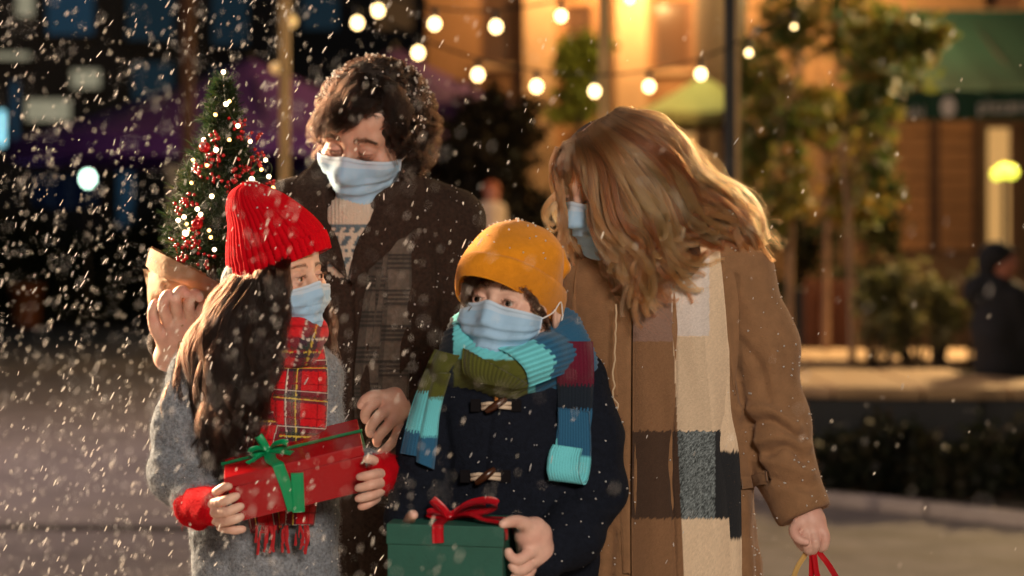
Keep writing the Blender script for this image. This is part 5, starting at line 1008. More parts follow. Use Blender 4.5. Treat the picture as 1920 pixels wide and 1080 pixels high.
# face-framing locks come last
G = [[(440, 520), (396, 575), (366, 645), (354, 730), (366, 810), (392, 872)], [(452, 525), (412, 590), (384, 660), (374, 750), (392, 840), (410, 885)], [(474, 520), (446, 600), (420, 680), (408, 770), (418, 850), (432, 885)], [(500, 505), (480, 590), (456, 680), (444, 770), (444, 840), (452, 880)], [(522, 500), (516, 580), (494, 660), (476, 730), (464, 800), (458, 860)], [(540, 492), (538, 560), (524, 630), (502, 700), (480, 760), (470, 810)], [(546, 488), (541, 545), (538, 605), (526, 670), (508, 720), (492, 770)]]
Gc = np.array([cr(q, 26) for q in G]); r = np.random.default_rng(31); c3 = lay(fhg, guides(Gc, 340, 17, r), pg, 24, r, 0, -60); tg_ = np.linspace(0, 1, 26)[None, :, None]; A_ = unit(np.cross(unit(np.gradient(c3, axis=1)), np.array([.1, -1., .1]))); c3 = c3+A_*.012*np.sin(tg_*9+(c3[:, 18, 0]*30)[:, None, None]+.6*r.normal(size=(340, 1, 1)))*np.clip(tg_*2-.3, 0, 1)
strands('hair_strands', locks(c3[:210], 46, .0062, wave=.010, wfreq=1.3, curl=.008, cfreq=1.3, tip=.42), .00017, M_hairg, ghair)
cs = lay(fhg, guides(Gc, 90, 26, r), pg, 24, r, 0, -60); strands('flyaway_strands', locks(cs, 8, .008, wave=.012, wfreq=1.4, curl=.004, cfreq=1.3, tip=1.3), .00014, M_hairg, ghair)
fr_ = np.array([cr(q, 26) for q in ([(462, 508), (466, 570), (464, 630), (452, 690)], [(505, 482), (508, 560), (504, 620), (492, 690)], [(526, 472), (527, 550), (524, 610), (508, 690)], [(540, 467), (537, 545), (535, 600), (520, 680)])]); n_ = 130; g2 = guides(fr_, n_, 5, r); tq = np.clip(np.linspace(0, 1, 26)[None]*4.2, 0, 1); dq = np.interp(g2[:, :1, 0], [470, 498, 545], [56, 94, 104])+14*r.random((n_, 1)); Yq = pg.Y-(np.minimum(dq, 58)*(1-tq)+dq*tq)*pg.s; strands('hair_strands', locks(np.stack([(g2[..., 0]-CX)*Yq/F, Yq, ZC-(g2[..., 1]-HZ)*Yq/F], -1), 26, .0060, wave=.005, tip=.8), .00017, M_hairg, ghair)
gb = np.array([cr(q, 26) for q in ([(456, 516), (398, 590), (360, 660), (350, 740)], [(500, 500), (480, 600), (470, 700), (480, 790)], [(590, 490), (620, 580), (626, 650), (618, 720)])]); g2 = guides(gb, 130, 10, r); tt = np.linspace(0, 1, 26)[None]
Yb_ = pg.Y+(60+60*np.sin(tt*2))*pg.s+np.zeros((130, 26)); strands('hair_strands', locks(np.stack([(g2[..., 0]-CX)*Yb_/F, Yb_, ZC-(g2[..., 1]-HZ)*Yb_/F], -1), 22, .009, wave=.005), .0003, M_hairg, ghair)

# ================================================================== the boy
pb = Pp(3.1); boy = thing('person', 'small boy in mustard beanie, striped scarf and navy duffle coat, holding the green gift box', 'person', (pb(950, 1000)[0], 3.1, 0))
SK_B = (.64, .42, .33); hb = Head((926, 566), -84, pb, -27, -2, 7, .865, True, open_=1.45, gaze=(-14, 3), skin=SK_B)
hb.cut_under_hat((866, 552, -8), (1030, 598, -8), (-34, -58, -104), pb, .004)
M_navy = mat('navy_wool', (.006, .0085, .016), .95, var=.4, var_scale=150, bump=.6, bump_scale=330, spec=.15)
fb = pb.field(690, 610, 1230, 1620, -200, 230, .0048)
pb.cap(fb, [(838, 726, 14, 48), (950, 690, 14, 54), (1076, 706, 14, 58)], 40)
for c, r_ in (((952, 830, 10), (160, 190, 96)), ((956, 1010, 10), (170, 200, 108)), ((958, 1230, 10), (178, 260, 112)), ((958, 1360, 10), (182, 250, 114))): pb.ell(fb, c, r_, 45)
fa = pb.field(690, 610, 1230, 1620, -200, 230, .0048)
pb.cap(fa, [(830, 738, 12, 48), (804, 840, 0, 52), (788, 920, -24, 52), (764, 978, -100, 40), (760, 992, -124, 34)], 30); pb.cap(fa, [(1082, 716, 12, 56), (1106, 820, 0, 60), (1110, 920, -14, 60), (1068, 1006, -84, 54), (1018, 1048, -132, 42)], 30)
e = 14*pb.s; hh = np.maximum(e-np.abs(fb.D-fa.D), 0)/e; fb.D = np.where((fb.D >= INIT-1e-5) | (fa.D >= INIT-1e-5), np.minimum(fb.D, fa.D), np.minimum(fb.D, fa.D)-hh*hh*e*.25)
V, Q = fb.mesh(1); V = sculpt(V, Q, [([(926, 740), (912, 850), (900, 1000)], 5, -7), ([(1045, 760), (1060, 860), (1080, 940)], 8, -8), ([(1075, 900), (1120, 930), (1160, 930)], 10, -7), ([(1080, 940), (1125, 960), (1160, 960)], 9, 6), ([(830, 780), (840, 860), (830, 940)], 8, -7), ([(755, 880), (790, 900), (825, 910)], 9, -6), ([(760, 910), (795, 930), (825, 930)], 9, 5)], pb.s)
NV = vnormals(V, Q); V += NV*(noise3(V, 15, 9)*.0035+noise3(V, 45, 2)*.0014)[:, None]; bcoat = link_mesh('coat', V, Q, M_navy, boy); NV = vnormals(V, Q); strands('wool_fuzz', surface_hairs(V, NV, 9000, .004, 5, V[:, 2] > .8), .0001, mat('navy_fuzz', (.012, .016, .026), .95, spec=.1), bcoat)
# toggles
M_toggle = mat('horn', (.05, .018, .008), .25, var=.4, var_scale=120); M_loopc = mat('cream_loop', (.62, .50, .38), .9, bump=.5, bump_scale=400); M_leath = mat('leather_patch', (.006, .0055, .007), .85, spec=.1)
for (x, y), an in (((930, 760), -32), ((910, 893), -38)):
    Y0 = fb.march(np.array([float(x)]), np.array([float(y)]))[0, 1]; p_ = lambda dx, dy, o: np.array(P(x+dx, y+dy, Y0-o*pb.s)); c_, s_ = math.cos(math.radians(an)), math.sin(math.radians(an))
    tg = link_mesh('toggle', *[np.array(q) if i == 0 else q for i, q in enumerate(tube([p_(c_*t_, s_*t_, 12+3*math.cos(t_/9)) for t_ in np.linspace(-23, 23, 16)], [(.0028+.0033*math.sqrt(max(0, 1-(t_/24)**2))) for t_ in np.linspace(-23, 23, 16)], 12))], M_toggle, bcoat)
    mb = MB()
    for o in (-4, 4): mb.tube([p_(-27, o+2, 6), p_(-12, o*.9, 10), p_(2, o*.5, 13), p_(14, o*.9, 10), p_(28, o+1, 6)], .0032, 7)
    mb.build('toggle_loop', M_loopc, tg, smooth=True)
    for sx in (-1, 1):
        q = [p_(sx*38+a*10, b*12, 3) for a, b in ((-1, -1), (1, -1), (1, 1), (-1, 1))]; q2 = [v_-np.array([0, .002, 0]) for v_ in q]; MB().add(q+q2, [(0, 1, 2, 3), (7, 6, 5, 4), (0, 4, 5, 1), (1, 5, 6, 2), (2, 6, 7, 3), (3, 7, 4, 0)]).build('toggle_patch', M_leath, tg, bevel=.001)
strip(fb, [(920, 722), (926, 740), (930, 752)], [(940, 722), (936, 740), (932, 752)], 4, 'shirt_collar', mat('rust_knit', (.36, .14, .03), .9), boy, pb, 8, 10, smooth=2)
# striped knitted scarf
TQ, BL, OL, BU, NA = (.13, .52, .60), (.022, .10, .20), (.075, .085, .016), (.10, .008, .025), (.010, .016, .026)
M_knit = mat('striped_knit', col_attr=True, rough=.95, bump=.5, bump_scale=400, sheen=.15, spec=.1)
def ribs_(n, a=.9): return lambda u, v: a*np.abs(np.cos(u*PI*n))-a*.5
def stripes(st):
    def f(p2, u, v):
        k = np.zeros((*u.shape, 3)); jag = .012*np.sign(np.sin(u*60))+.010*noise3(np.stack([u*30, v*0, v*0], -1), 1.0); k[:] = st[0][1]
        for a, c in st: k[(p2[..., 1] if a > 5 else v)+jag*(200 if a > 5 else 1) > a] = c
        return k*(1+.22*np.abs(np.cos(u*PI*9))[..., None]-.1)
    return f
fbs = pb.field(780, 590, 1170, 800, -190, 170, .0036); fbs.D = np.minimum(fbs.D, INIT)
pb.cap(fbs, [(866, 644, -24, 28), (905, 682, -76, 32), (960, 692, -88, 32), (1020, 668, -64, 36), (1060, 640, 0, 38), (1050, 620, 60, 40), (950, 600, 90, 40), (880, 620, 50, 36), (866, 640, -30, 34)], 24); pb.cap(fbs, [(850, 690, -20, 42), (950, 700, -50, 46), (1070, 686, -10, 52)], 24)
V, Q = fbs.mesh(1); pr = project(V); K = np.tile(np.array(TQ), (len(V), 1)); ph = (pr[:, 0]*.45+pr[:, 1]*.9); V += vnormals(V, Q)*(np.cos(ph*2*PI/9)*.0012)[:, None]
K[(pr[:, 1] > 674) & (pr[:, 0] < 990)] = OL; K[pr[:, 0] > 1004] = BL; K[pr[:, 0] < 850] = NA; link_mesh('scarf_wrap', V, Q, M_knit, boy, col=K)
fbu = pb.field(690, 590, 1230, 1100, -200, 230, .005)
for a in ((fbs,), (fb,)):
    g_ = a[0]; X, Yg, Z = np.meshgrid(*fbu.ax, indexing='ij'); fbu.D = np.minimum(fbu.D, g_.sample(np.stack([X, Yg, Z], -1)).astype(np.float32))
strip(fbu, [(868, 652), (866, 676), (870, 700), (890, 716)], [(992, 722), (986, 726), (978, 728), (970, 730)][::1], 10, 'scarf_fold', M_knit, boy, pb, 90, 24, smooth=6, thick=8, col=lambda p2, u, v: np.tile(np.array(OL), (*u.shape, 1))*(1+.25*np.cos(u*PI*32))[..., None], disp=lambda u, v: 1.3*np.cos(u*PI*32)*(1-.5*v))
strip(fbu, [(925, 650), (960, 668), (985, 695), (992, 726)], [(1000, 606), (1060, 630), (1085, 660), (1060, 700)], 17, 'scarf_fold', M_knit, boy, pb, 70, 50, smooth=6, thick=8, col=lambda p2, u, v: np.where((u+.03*np.sign(np.sin(v*50)) > .56)[..., None], np.array(BL), np.array(TQ))*(1+.22*np.cos(v*PI*20))[..., None], disp=lambda u, v: 1.3*np.cos(v*PI*20))
strip(fbu, [(815, 655), (790, 710), (766, 780), (750, 850)], [(862, 668), (836, 710), (822, 780), (810, 860)], 9, 'scarf', M_knit, boy, pb, 60, 120, smooth=8, thick=8, col=stripes([(-1, OL), (.46, TQ), (.80, BL)]), disp=ribs_(12))
strip(fbu, [(812, 700), (796, 770), (784, 830), (780, 866)], [(846, 700), (826, 770), (820, 830), (814, 880)], 18, 'scarf', M_knit, boy, pb, 40, 110, smooth=8, thick=8, col=stripes([(-1, OL), (.22, TQ), (.60, BL)]), disp=ribs_(10))
strip(fbu, [(1040, 640), (1044, 700), (1046, 780), (1040, 850)], [(1112, 640), (1114, 700), (1110, 780), (1098, 860)], 12, 'scarf', M_knit, boy, pb, 60, 130, smooth=8, thick=8, col=stripes([(-1, BU), (722, NA), (768, BL), (826, TQ)]), disp=ribs_(12))
# its end turned up in a curl
fc = fbu.march(np.array([1075.]), np.array([840.]))[0, 1]; rows = []
for t_ in np.linspace(0, 1, 60):
    a = cr([(1076, 768, 16), (1077, 810, 18), (1076, 860, 20), (1070, 892, 24), (1062, 900, 34), (1056, 884, 40), (1058, 856, 30), (1064, 838, 24)], 60)[int(t_*59)]; w_ = 33-9*abs(t_-.5); 
    row = []
    for u_ in np.linspace(-1, 1, 50):
        o = a[2]+1.3*abs(math.cos(u_*PI*6)); Yc = fc-o*pb.s; row.append(((a[0]+u_*w_-CX)*Yc/F, Yc, ZC-(a[1]+4*u_-HZ)*Yc/F))
    rows.append(row)
K = np.zeros((60, 50, 3)); K[:] = TQ; K[:16] = BL; K *= (1+.2*np.cos(np.linspace(-1, 1, 50)*PI*12))[None, :, None]; sheet('scarf_end', np.array(rows)[:, ::-1], .004, M_knit, boy, uvgrid(60, 50)[0][..., None].repeat(2, -1), K)
# mustard beanie
M_must = mat('mustard_knit', (.62, .235, .012), .9, var=.12, var_scale=70, bump=.55, bump_scale=420, sheen=.15, spec=.12)
secs = [((866, 552), (1030, 598), (-34, -58, -104), -8), ((866, 515), (1042, 564), (-24, -44, -108), -6), ((878, 480), (1053, 515), (-12, -24, -102), -2), ((896, 448), (1054, 474), (0, -12, -84), 6), ((918, 428), (1036, 442), (0, -6, -60), 10), ((942, 419), (1004, 424), (0, -3, -34), 10), ((960, 416), (982, 417), (0, 0, -12), 10), ((969, 415), (972, 415), (0, 0, -2), 10)]
pts = lathe_hat(secs, 240, 90, 0, 0, pb, .005, seed=5); bhat = sheet('beanie', pts, .003, M_must, boy, closed=True)
secs2 = [((863, 558), (1035, 606), (-34, -61, -112), -8), ((861, 536), (1043, 588), (-32, -58, -116), -8), ((867, 505), (1054, 556), (-26, -46, -116), -6), ((873, 498), (1056, 542), (-22, -36, -106), -4)]
pts2 = lathe_hat(secs2, 240, 30, 0, 0, pb, .004, seed=6); sheet('cuff', pts2, .004, M_must, bhat, closed=True)
f = pb.field(1010, 440, 1090, 560, -60, 80, .0025); pb.cap(f, [(1046, 478, 4, 15), (1054, 500, 4, 13), (1050, 516, 4, 12)], 10); V, Q = f.mesh(1); V += vnormals(V, Q)*(noise3(V, 60, 2)*.002)[:, None]; link_mesh('hat_fold', V, Q, M_must, bhat)
M_mustf = mat('mustard_fuzz', (.62, .26, .03), .95, spec=.1); hat_fuzz(pts, 9000, .0035, M_mustf, bhat, 11); hat_fuzz(pts2, 5000, .0035, M_mustf, bhat, 12)
# hands of the boy
HB = (.66, .42, .34)
bhr = hand_mesh(pb, (915, 935, 1080, 1140, -240, -40), [([(1020, 1062, -130, 30), (1004, 1030, -150, 31), (992, 1004, -166, 28)], 14), ([(1012, 1000, -160, 22), (1004, 990, -168, 20)], 12),
    [(992, 986, -180, 17), (970, 978, -204, 13), (954, 979, -222, 11), (943, 983, -230, 9)], [(1004, 1024, -166, 15), (988, 1040, -190, 12.5), (970, 1050, -204, 11), (956, 1042, -208, 9.5), (953, 1034, -210, 8.5)],
    [(1004, 1040, -156, 14), (990, 1062, -186, 12), (972, 1070, -200, 10.5), (960, 1062, -204, 9)], [(1000, 1056, -150, 13), (988, 1080, -180, 11), (974, 1088, -194, 10), (964, 1082, -198, 9)], [(996, 1070, -146, 12), (988, 1096, -172, 10), (976, 1104, -184, 9), (968, 1098, -188, 8)]], HB, [(943, 983, 6), (953, 1034, 5)], k=4)
bhl = hand_mesh(pb, (720, 930, 830, 1090, -250, -40), [([(762, 996, -128, 28), (758, 1012, -156, 26)], 12), [(764, 990, -160, 14), (768, 974, -186, 11.5), (773, 966, -206, 10), (776, 966, -216, 8.5)],
    [(748, 1016, -150, 11), (742, 1050, -160, 9.5), (752, 1086, -170, 8.5)]], HB, [(776, 964, 5)], k=4)
bv, bq = frame_body(pb, ((855, 738, 12), (1055, 716, 12)), (956, 1060, 10), ((908, 1470, 8), (1006, 1470, 8)), ((905, 1940, 10), (1010, 1940, 10)), (952, 700, 8), 38)
V, Q, K = join([(hb.V, hb.Q, hb.K), bhl, bhr, (bv, bq, SK_B)]); link_mesh('body', V, Q, M_skin, boy, col=K); hb.add_eyes(boy, (.06, .03, .015)); hb.brows(boy, M_browd, 110, child=True, thick=.0022); hb.lashes(boy, M_browd, 1.45)
hb.mask(boy, M_mask, M_loop, seed=12, w_=62, bot=-.126); trousers_shoes(boy, pb, (957, 1200, 10), (905, 1010), 54, M_trouser, M_shoe)
# fringe and side hair
M_hairbo = hair_mat('brown_hair', (.022, .011, .006), (.06, .03, .016), .32); hbb = hair_base(hb, -.005, 'hair', M_hairb, boy, [((0, -.12, -.03), (.066, .085, .105))], brim=((866, 552, -8), (1030, 598, -8), (-34, -58, -104), pb))
bv_ = BVHTree.FromPolygons([tuple(q) for q in hb.V], [tuple(q) for q in hb.Q]); o_ = Vector((0, 0, ZC))
def on_head(x, y, off):
    d = Vector(((x-CX)/F, 1, -(y-HZ)/F)).normalized(); h = bv_.ray_cast(o_, d)[0]; Yh = h.y if h else pb.Y-60*pb.s; Yh -= off*pb.s; return ((x-CX)*Yh/F, Yh, ZC-(y-HZ)*Yh/F)
r = np.random.default_rng(41); cs = []
BR = cr([(866, 546), (880, 520), (912, 509), (950, 518), (990, 549), (1016, 586)], 100)
for k_ in range(150):
    u_ = r.random(); q = BR[int(u_*99)]; left = u_ < .48; x0, y0 = q[0]+r.normal()*2, q[1]-3
    if left: L = 20+16*r.random()+10*(u_ < .25); sw_ = -6+18*r.random()
    else: L = 11+9*r.random()+(10 if u_ > .8 else 0); sw_ = 8+8*r.random()
    if .40 < u_ < .6 and r.random() < .3: L = 26; sw_ = 16*(r.random()-.3)
    cs.append([on_head(x0, y0, 5), on_head(x0+sw_*.3, y0+L*.4, 7), on_head(x0+sw_*.7, y0+L*.75, 6), on_head(x0+sw_, y0+L, 3)])
c3 = np.array([cr(q, 16) for q in cs]); strands('fringe', locks(c3, 16, .0030, curl=.0024, cfreq=.9, tip=.4), .00017, M_hairbo, hbb)
cs = []
for k_ in range(22):
    x0 = 994+r.random()*22; y0 = 560+(x0-994)*1.2; L = 30+14*r.random(); cs.append([on_head(x0, y0, 6), on_head(x0+4, y0+L*.4, 8), on_head(x0+8+r.normal()*3, y0+L*.75, 7), on_head(x0+12+r.normal()*4, y0+L, 5)])
for k_ in range(30):
    x0 = 868+r.random()*14; y0 = 540+r.random()*10; L = 26+10*r.random(); cs.append([on_head(x0, y0, 4), on_head(x0, y0+L*.5, 6), on_head(x0+2, y0+L*.8, 6), on_head(x0+4, y0+L, 4)])
c3 = np.array([cr(q, 16) for q in cs]); strands('side_hair', locks(c3, 12, .0028, curl=.0035, cfreq=1.2, tip=.4), .00022, M_hairbo, hbb)
# ------------------------------------------------------------------ presents, tree, bag
def ribbon(path, side, width, thick=.0006, n=40):
    """flat satin band along a path; side = direction of its width"""
    p = cr(path, n) if len(path) < n else np.array(path); s_ = np.array(side, float); s_ = np.broadcast_to(s_, p.shape) if s_.ndim == 1 else cr(s_, n)
    t = unit(np.gradient(p, axis=0)); s_ = unit(s_-t*(s_*t).sum(1, keepdims=True)); nn = np.cross(t, s_); w2 = np.linspace(-.5, .5, 5)
    return p[:, None]+s_[:, None]*w2[None, :, None]*width+nn[:, None]*(.0012*np.cos(w2*PI))[None, :, None]
def local_sheet(name, pts, thick, m, parent, M=None):
    nv, nu, _ = pts.shape; V = pts.reshape(-1, 3); Q = grid_faces(nv, nu); N = vnormals(V, Q); n = len(V); idx = np.arange(n).reshape(nv, nu); rim = []
    for a in (idx[0], idx[-1][::-1], idx[:, 0][::-1], idx[:, -1]): rim.append(np.stack([a[:-1], a[:-1]+n, a[1:]+n, a[1:]], 1))
    return link_mesh(name, np.concatenate([V, V-N*thick]), np.concatenate([Q, Q[:, ::-1]+n, np.concatenate(rim)[:, ::-1]]), m, parent, local=True)
def bow_loop(c, d, up, L, w_, h_):
    d = np.array(d, float); up = np.array(up, float); c = np.array(c, float); pts = [c, c+d*L*.35+up*h_*.9, c+d*L*.8+up*h_*1.0, c+d*L+up*h_*.45, c+d*L*.75+up*h_*.05, c+d*L*.3+up*.001, c+up*.002]; return ribbon(pts, np.cross(d, up), w_)
M_redbox = mat('red_gloss_paper', (.32, .002, .006), .24, var=.06, var_scale=20, spec=.6, bump=.05, bump_scale=60); M_satin_g = mat('green_satin', (.003, .27, .10), .32, bump=.08, bump_scale=900); M_satin_r = mat('red_satin', (.42, .004, .012), .30, bump=.08, bump_scale=900)
Rb = Rot(5, 13, -13); cb = np.array(P(560, 908, 3.035))+Rb @ np.array([0, .070, 0]); hx, hy, hz = .107, .068, .0375
rb = thing('gift_box', 'glossy red gift box with green ribbon, held by the girl', 'gift box', cb, Matrix(Rb.tolist()).to_euler())
MB().box((-hx, -hy, -hz), (hx, hy, hz-.018)).build('box', M_redbox, rb, bevel=.0015, local=True); MB().box((-hx-.0022, -hy-.0022, hz-.0175), (hx+.0022, hy+.0022, hz)).build('lid', M_redbox, rb, bevel=.0018, local=True)
zt = hz+.0008
local_sheet('ribbon', ribbon([(-hx-.003, 0, -.01), (-hx-.0032, 0, zt-.004), (-hx+.004, 0, zt), (0, 0, zt), (hx-.004, 0, zt), (hx+.0032, 0, zt-.004), (hx+.003, 0, -.01)], (0, 1, 0), .013, n=60), .0005, M_satin_g, rb)
def fl(px, py): dx, dy_ = px-560, py-908; return (dx*.974-dy_*.225)*.00082, -(dx*.225+dy_*.974)*.00082
a, b = fl(505, 868), fl(552, 966); yf = -hy-.0035
local_sheet('ribbon', ribbon([(-.036, 0, zt+.001), (-.034, -hy*.6, zt+.001), (a[0]+.012, -hy, zt+.0004), (a[0]+.014, yf-.0005, hz-.006), ((a[0]+b[0])/2+.008, yf, (a[1]+b[1])/2), (b[0], yf, -hz+.001), (b[0], -hy+.01, -hz-.001)], (1, 0, 0), .018, n=60), .0005, M_satin_g, rb)
a, b = fl(557, 884), fl(560, 962); local_sheet('ribbon', ribbon([(a[0], yf-.0012, a[1]), ((a[0]+b[0])/2, yf-.003, (a[1]+b[1])/2), (b[0], yf-.001, b[1])], (1, 0, 0), .019, n=30), .0005, M_satin_g, rb)
bc = (-.038, 0, zt+.003)
for d, L, h_ in (((-1, -.3, .05), .030, .012), ((.95, -.35, .1), .036, .012), ((-.35, .2, .9), .026, .008)): local_sheet('bow_loop', bow_loop(bc, unit(np.array(d)), (0, -.35, .94), L, .013, h_), .0005, M_satin_g, rb)
MB().ball(bc, .006, 12, 8, (1.1, 1, .8)).build('bow_knot', M_satin_g, rb, smooth=True, local=True)
local_sheet('bow_tail', ribbon([bc, (-.05, -.012, zt+.004), (-.064, -.022, zt+.001), (-.07, -.03, zt+.001)], (0, 1, .2), .011), .0005, M_satin_g, rb); local_sheet('bow_tail', ribbon([bc, (-.024, -.014, zt+.004), (-.008, -.026, zt+.002), (.0, -.034, zt+.001)], (0, 1, .2), .011), .0005, M_satin_g, rb)
M_greenbox = mat('green_card', (.010, .085, .062), .6, var=.12, var_scale=30, bump=.15, bump_scale=200)
Rg = Rot(-8, 0, .5); wg, dg_, hg_ = .0885, .082, .075; cg = np.array(P(834, 985, 2.915))+Rg @ np.array([0, dg_, -hg_])
gb_ = thing('gift_box', 'dark green gift box with red bow on its lid, held by the boy', 'gift box', cg, Matrix(Rg.tolist()).to_euler())
MB().box((-wg+.002, -dg_+.002, -hg_), (wg-.002, dg_-.002, hg_-.031)).build('box', M_greenbox, gb_, bevel=.001, local=True); MB().box((-wg, -dg_, hg_-.0305), (wg, dg_, hg_)).build('lid', M_greenbox, gb_, bevel=.0014, local=True)
xr = -.010; z1 = hg_+.0008
local_sheet('ribbon', ribbon([(xr, dg_+.001, hg_-.02), (xr, dg_-.004, z1), (xr, 0, z1), (xr, -dg_+.004, z1), (xr, -dg_-.0015, z1-.004), (xr, -dg_-.002, hg_-.014), (xr+.001, -dg_-.003, hg_-.026)], (1, 0, 0), .017, n=60), .0005, M_satin_r, gb_)
local_sheet('ribbon', ribbon([(-wg-.001, 0, hg_-.03), (-wg-.001, 0, z1-.003), (-wg+.005, 0, z1), (0, 0, z1), (wg-.005, 0, z1), (wg+.0015, 0, z1-.004), (wg+.002, 0, hg_-.022)], (0, 1, 0), .017, n=60), .0005, M_satin_r, gb_)
bc = (xr+.008, -.03, z1+.004)
for d, L, h_, w_ in (((.98, -.1, .18), .078, .020, .02), ((-.75, 0, .65), .036, .006, .016), ((.9, .4, .1), .06, .014, .018), ((-.95, -.15, .05), .035, .009, .016)): local_sheet('bow_loop', bow_loop(bc, unit(np.array(d)), (0, -.4, .92), L, w_, h_), .0005, M_satin_r, gb_)
MB().ball(bc, .008, 12, 8, (1.2, 1, .8)).build('bow_knot', M_satin_r, gb_, smooth=True, local=True)
local_sheet('bow_tail', ribbon([bc, (.03, -.05, z1+.012), (.055, -.06, z1+.006), (.082, -.07, z1+.003), (wg+.002, -.072, z1-.008), (wg+.003, -.073, hg_-.02)], (.1, 1, .2), .014), .0005, M_satin_r, gb_)
# shopping bag
M_kraft = mat('kraft_paper', (.34, .21, .115), .85, var=.10, var_scale=14, bump=.35, bump_scale=120); M_goldr = mat('gold_ribbon', (.55, .36, .12), .35); M_bag = mat('cream_bag_paper', (.6, .52, .42), .7, bump=.15, bump_scale=80)
bx = P(1548, 1190, 3.40); sb = thing('shopping_bag', 'paper shopping bag with red ribbon handles hanging from the hand of the woman', 'bag', bx)
mb = MB(); w0, d0, h0 = .11, .05, .30
for lo, hi in (((-w0, -d0, -h0), (w0, -d0+.002, 0)), ((-w0, d0-.002, -h0), (w0, d0, 0)), ((-w0, -d0+.0021, -h0), (-w0+.002, d0-.0021, 0)), ((w0-.002, -d0+.0021, -h0), (w0, d0-.0021, 0)), ((-w0+.0021, -d0+.0021, -h0), (w0-.0021, d0-.0021, -h0+.002))): mb.box(lo, hi)
mb.build('bag', M_bag, sb, local=True)
def hnd(x, m, pts): o = np.array([np.array(pw(*q))-np.array(bx) for q in pts]); local_sheet('handle', ribbon(list(o), (.9, .3, .1), .010), .0006, m, sb)
hnd(0, M_satin_r, [(1520, 1016, -88), (1526, 1040, -86), (1540, 1100, -80), (1600, 1196, -66)]); hnd(0, M_satin_r, [(1522, 1014, -86), (1522, 1044, -82), (1520, 1100, -74), (1512, 1196, -66)]); hnd(0, M_satin_r, [(1524, 1014, -84), (1536, 1036, -78), (1566, 1080, -64), (1622, 1196, 20)]); hnd(0, M_goldr, [(1520, 1018, -84), (1508, 1042, -80), (1488, 1082, -74), (1462, 1196, -30)])
# small Christmas tree in kraft paper
pt = Pp(3.64); xt = thing('christmas_tree', 'small Christmas tree with red berries and fairy lights wrapped in kraft paper', 'christmas tree', (pt(385, 560)[0], 3.64, pt(385, 600)[2]))
r = np.random.default_rng(77); ax = np.array([pt(x, y, 0) for x, y in cr([(386, 640), (398, 500), (412, 330), (419, 140)], 40)]); mb = MB(); mb.tube(ax, np.linspace(.012, .003, 40), 7); mb.build('trunk', M_barkd, xt, smooth=True)
NV_ = []; NF = []; NK = []; nn = 0; mb = MB(); tips = []
for k in range(330):
    t = r.random()**.85*.985; c = ax[min(39, int((.33+.67*t)*39))]; az = r.random()*2*PI; prof = np.interp(t, [0, .12, .3, .5, .7, .85, 1], [94, 96, 84, 64, 42, 23, 5])*(.72+.4*r.random())*pt.s
    d = np.array([math.cos(az), math.sin(az), .10+.5*t+.2*r.random()]); d /= np.linalg.norm(d); e = c+d*prof; m_ = (c+e)/2-np.array([0, 0, .008]); br = cr([c, m_, e], 12); mb.tube(br, np.linspace(.0022, .0008, 12), 4); tips.append(e)
    n = int(30+prof*900); i = r.random(n); p0 = br[np.minimum((i*11.99).astype(int), 11)]; tg = unit(e-c); dd = unit(tg*.75+r.standard_normal((n, 3))*.75); L = .016+.010*r.random((n, 1)); sd = unit(np.cross(dd, r.standard_normal((n, 3))))*.0009
    q = np.stack([p0+sd, p0-sd, p0+dd*L-sd*.4, p0+dd*L+sd*.4], 1); NV_.append(q.reshape(-1, 3)); NF.append(np.arange(4*n).reshape(n, 4)+nn); nn += 4*n
    kc = np.array([(.014, .032, .012), (.025, .048, .014), (.009, .021, .009), (.06, .065, .018)])[r.choice(4, n, p=[.4, .3, .2, .1])]; NK.append(np.repeat(kc, 4, axis=0))
mb.build('branches', M_barkd, xt)['kind'] = 'stuff'; o = link_mesh('needles', np.concatenate(NV_), np.concatenate(NF), M_leaf, xt, col=np.concatenate(NK)); o['kind'] = 'stuff'
M_berry = mat('red_berry', (.38, .008, .012), .25); M_baub = mat('red_bauble', (.40, .006, .010), .15, metal=.3)
def on_tree(px, py, extra=8):
    h = np.interp(py, [130, 200, 270, 350, 430, 500], [6, 30, 58, 80, 98, 100]); x0 = np.interp(py, [130, 500], [420, 396]); q = max(0, 1-((px-x0)/max(h, 1))**2); return pt(px, py, -h*math.sqrt(q)*.95-extra)
for x, y in ((388, 292), (402, 258), (407, 300), (445, 230), (455, 250), (480, 255), (455, 310), (470, 300), (440, 330), (460, 345), (430, 345), (372, 318), (352, 372), (338, 388), (365, 430), (372, 455), (350, 455), (485, 300), (512, 350), (400, 330), (330, 460), (385, 490), (340, 478)):
    mb = MB(); c = on_tree(x, y, 4); mb.tube([c+(0, .012, -.014), c], .0009, 4)
    for k in range(int(6+r.random()*4)): mb.ball(c+r.standard_normal(3)*np.array([.007, .005, .010]), .0028+.0012*r.random(), 7, 5)
    mb.build('berry_sprig', M_berry, xt, smooth=True)
for x, y in ((384, 276), (370, 420), (462, 382)):
    mb = MB(); c = on_tree(x, y, 10); mb.ball(c, .0105, 16, 12); mb.tube([c+(0, 0, .010), c+(0, 0, .015)], [.003, .0022], 8); mb.build('bauble', M_baub, xt, smooth=True)
M_fairy = mat('fairy_bulb', (1, .9, .75), .3, emit=(1, .70, .40), estr=9); M_fairy2 = mat('fairy_bulb_warm', (1, .8, .4), .3, emit=(1, .55, .16), estr=6)
FL = [(419, 135, 5), (424, 195, 5.5), (446, 236, 5), (382, 262, 5), (469, 265, 4.5), (498, 300, 4.5), (405, 281, 5.5), (504, 331, 5), (472, 336, 6), (397, 368, 5), (370, 392, 5), (376, 402, 5), (345, 407, 5), (334, 413, 5), (348, 437, 7), (402, 468, 4.5)]
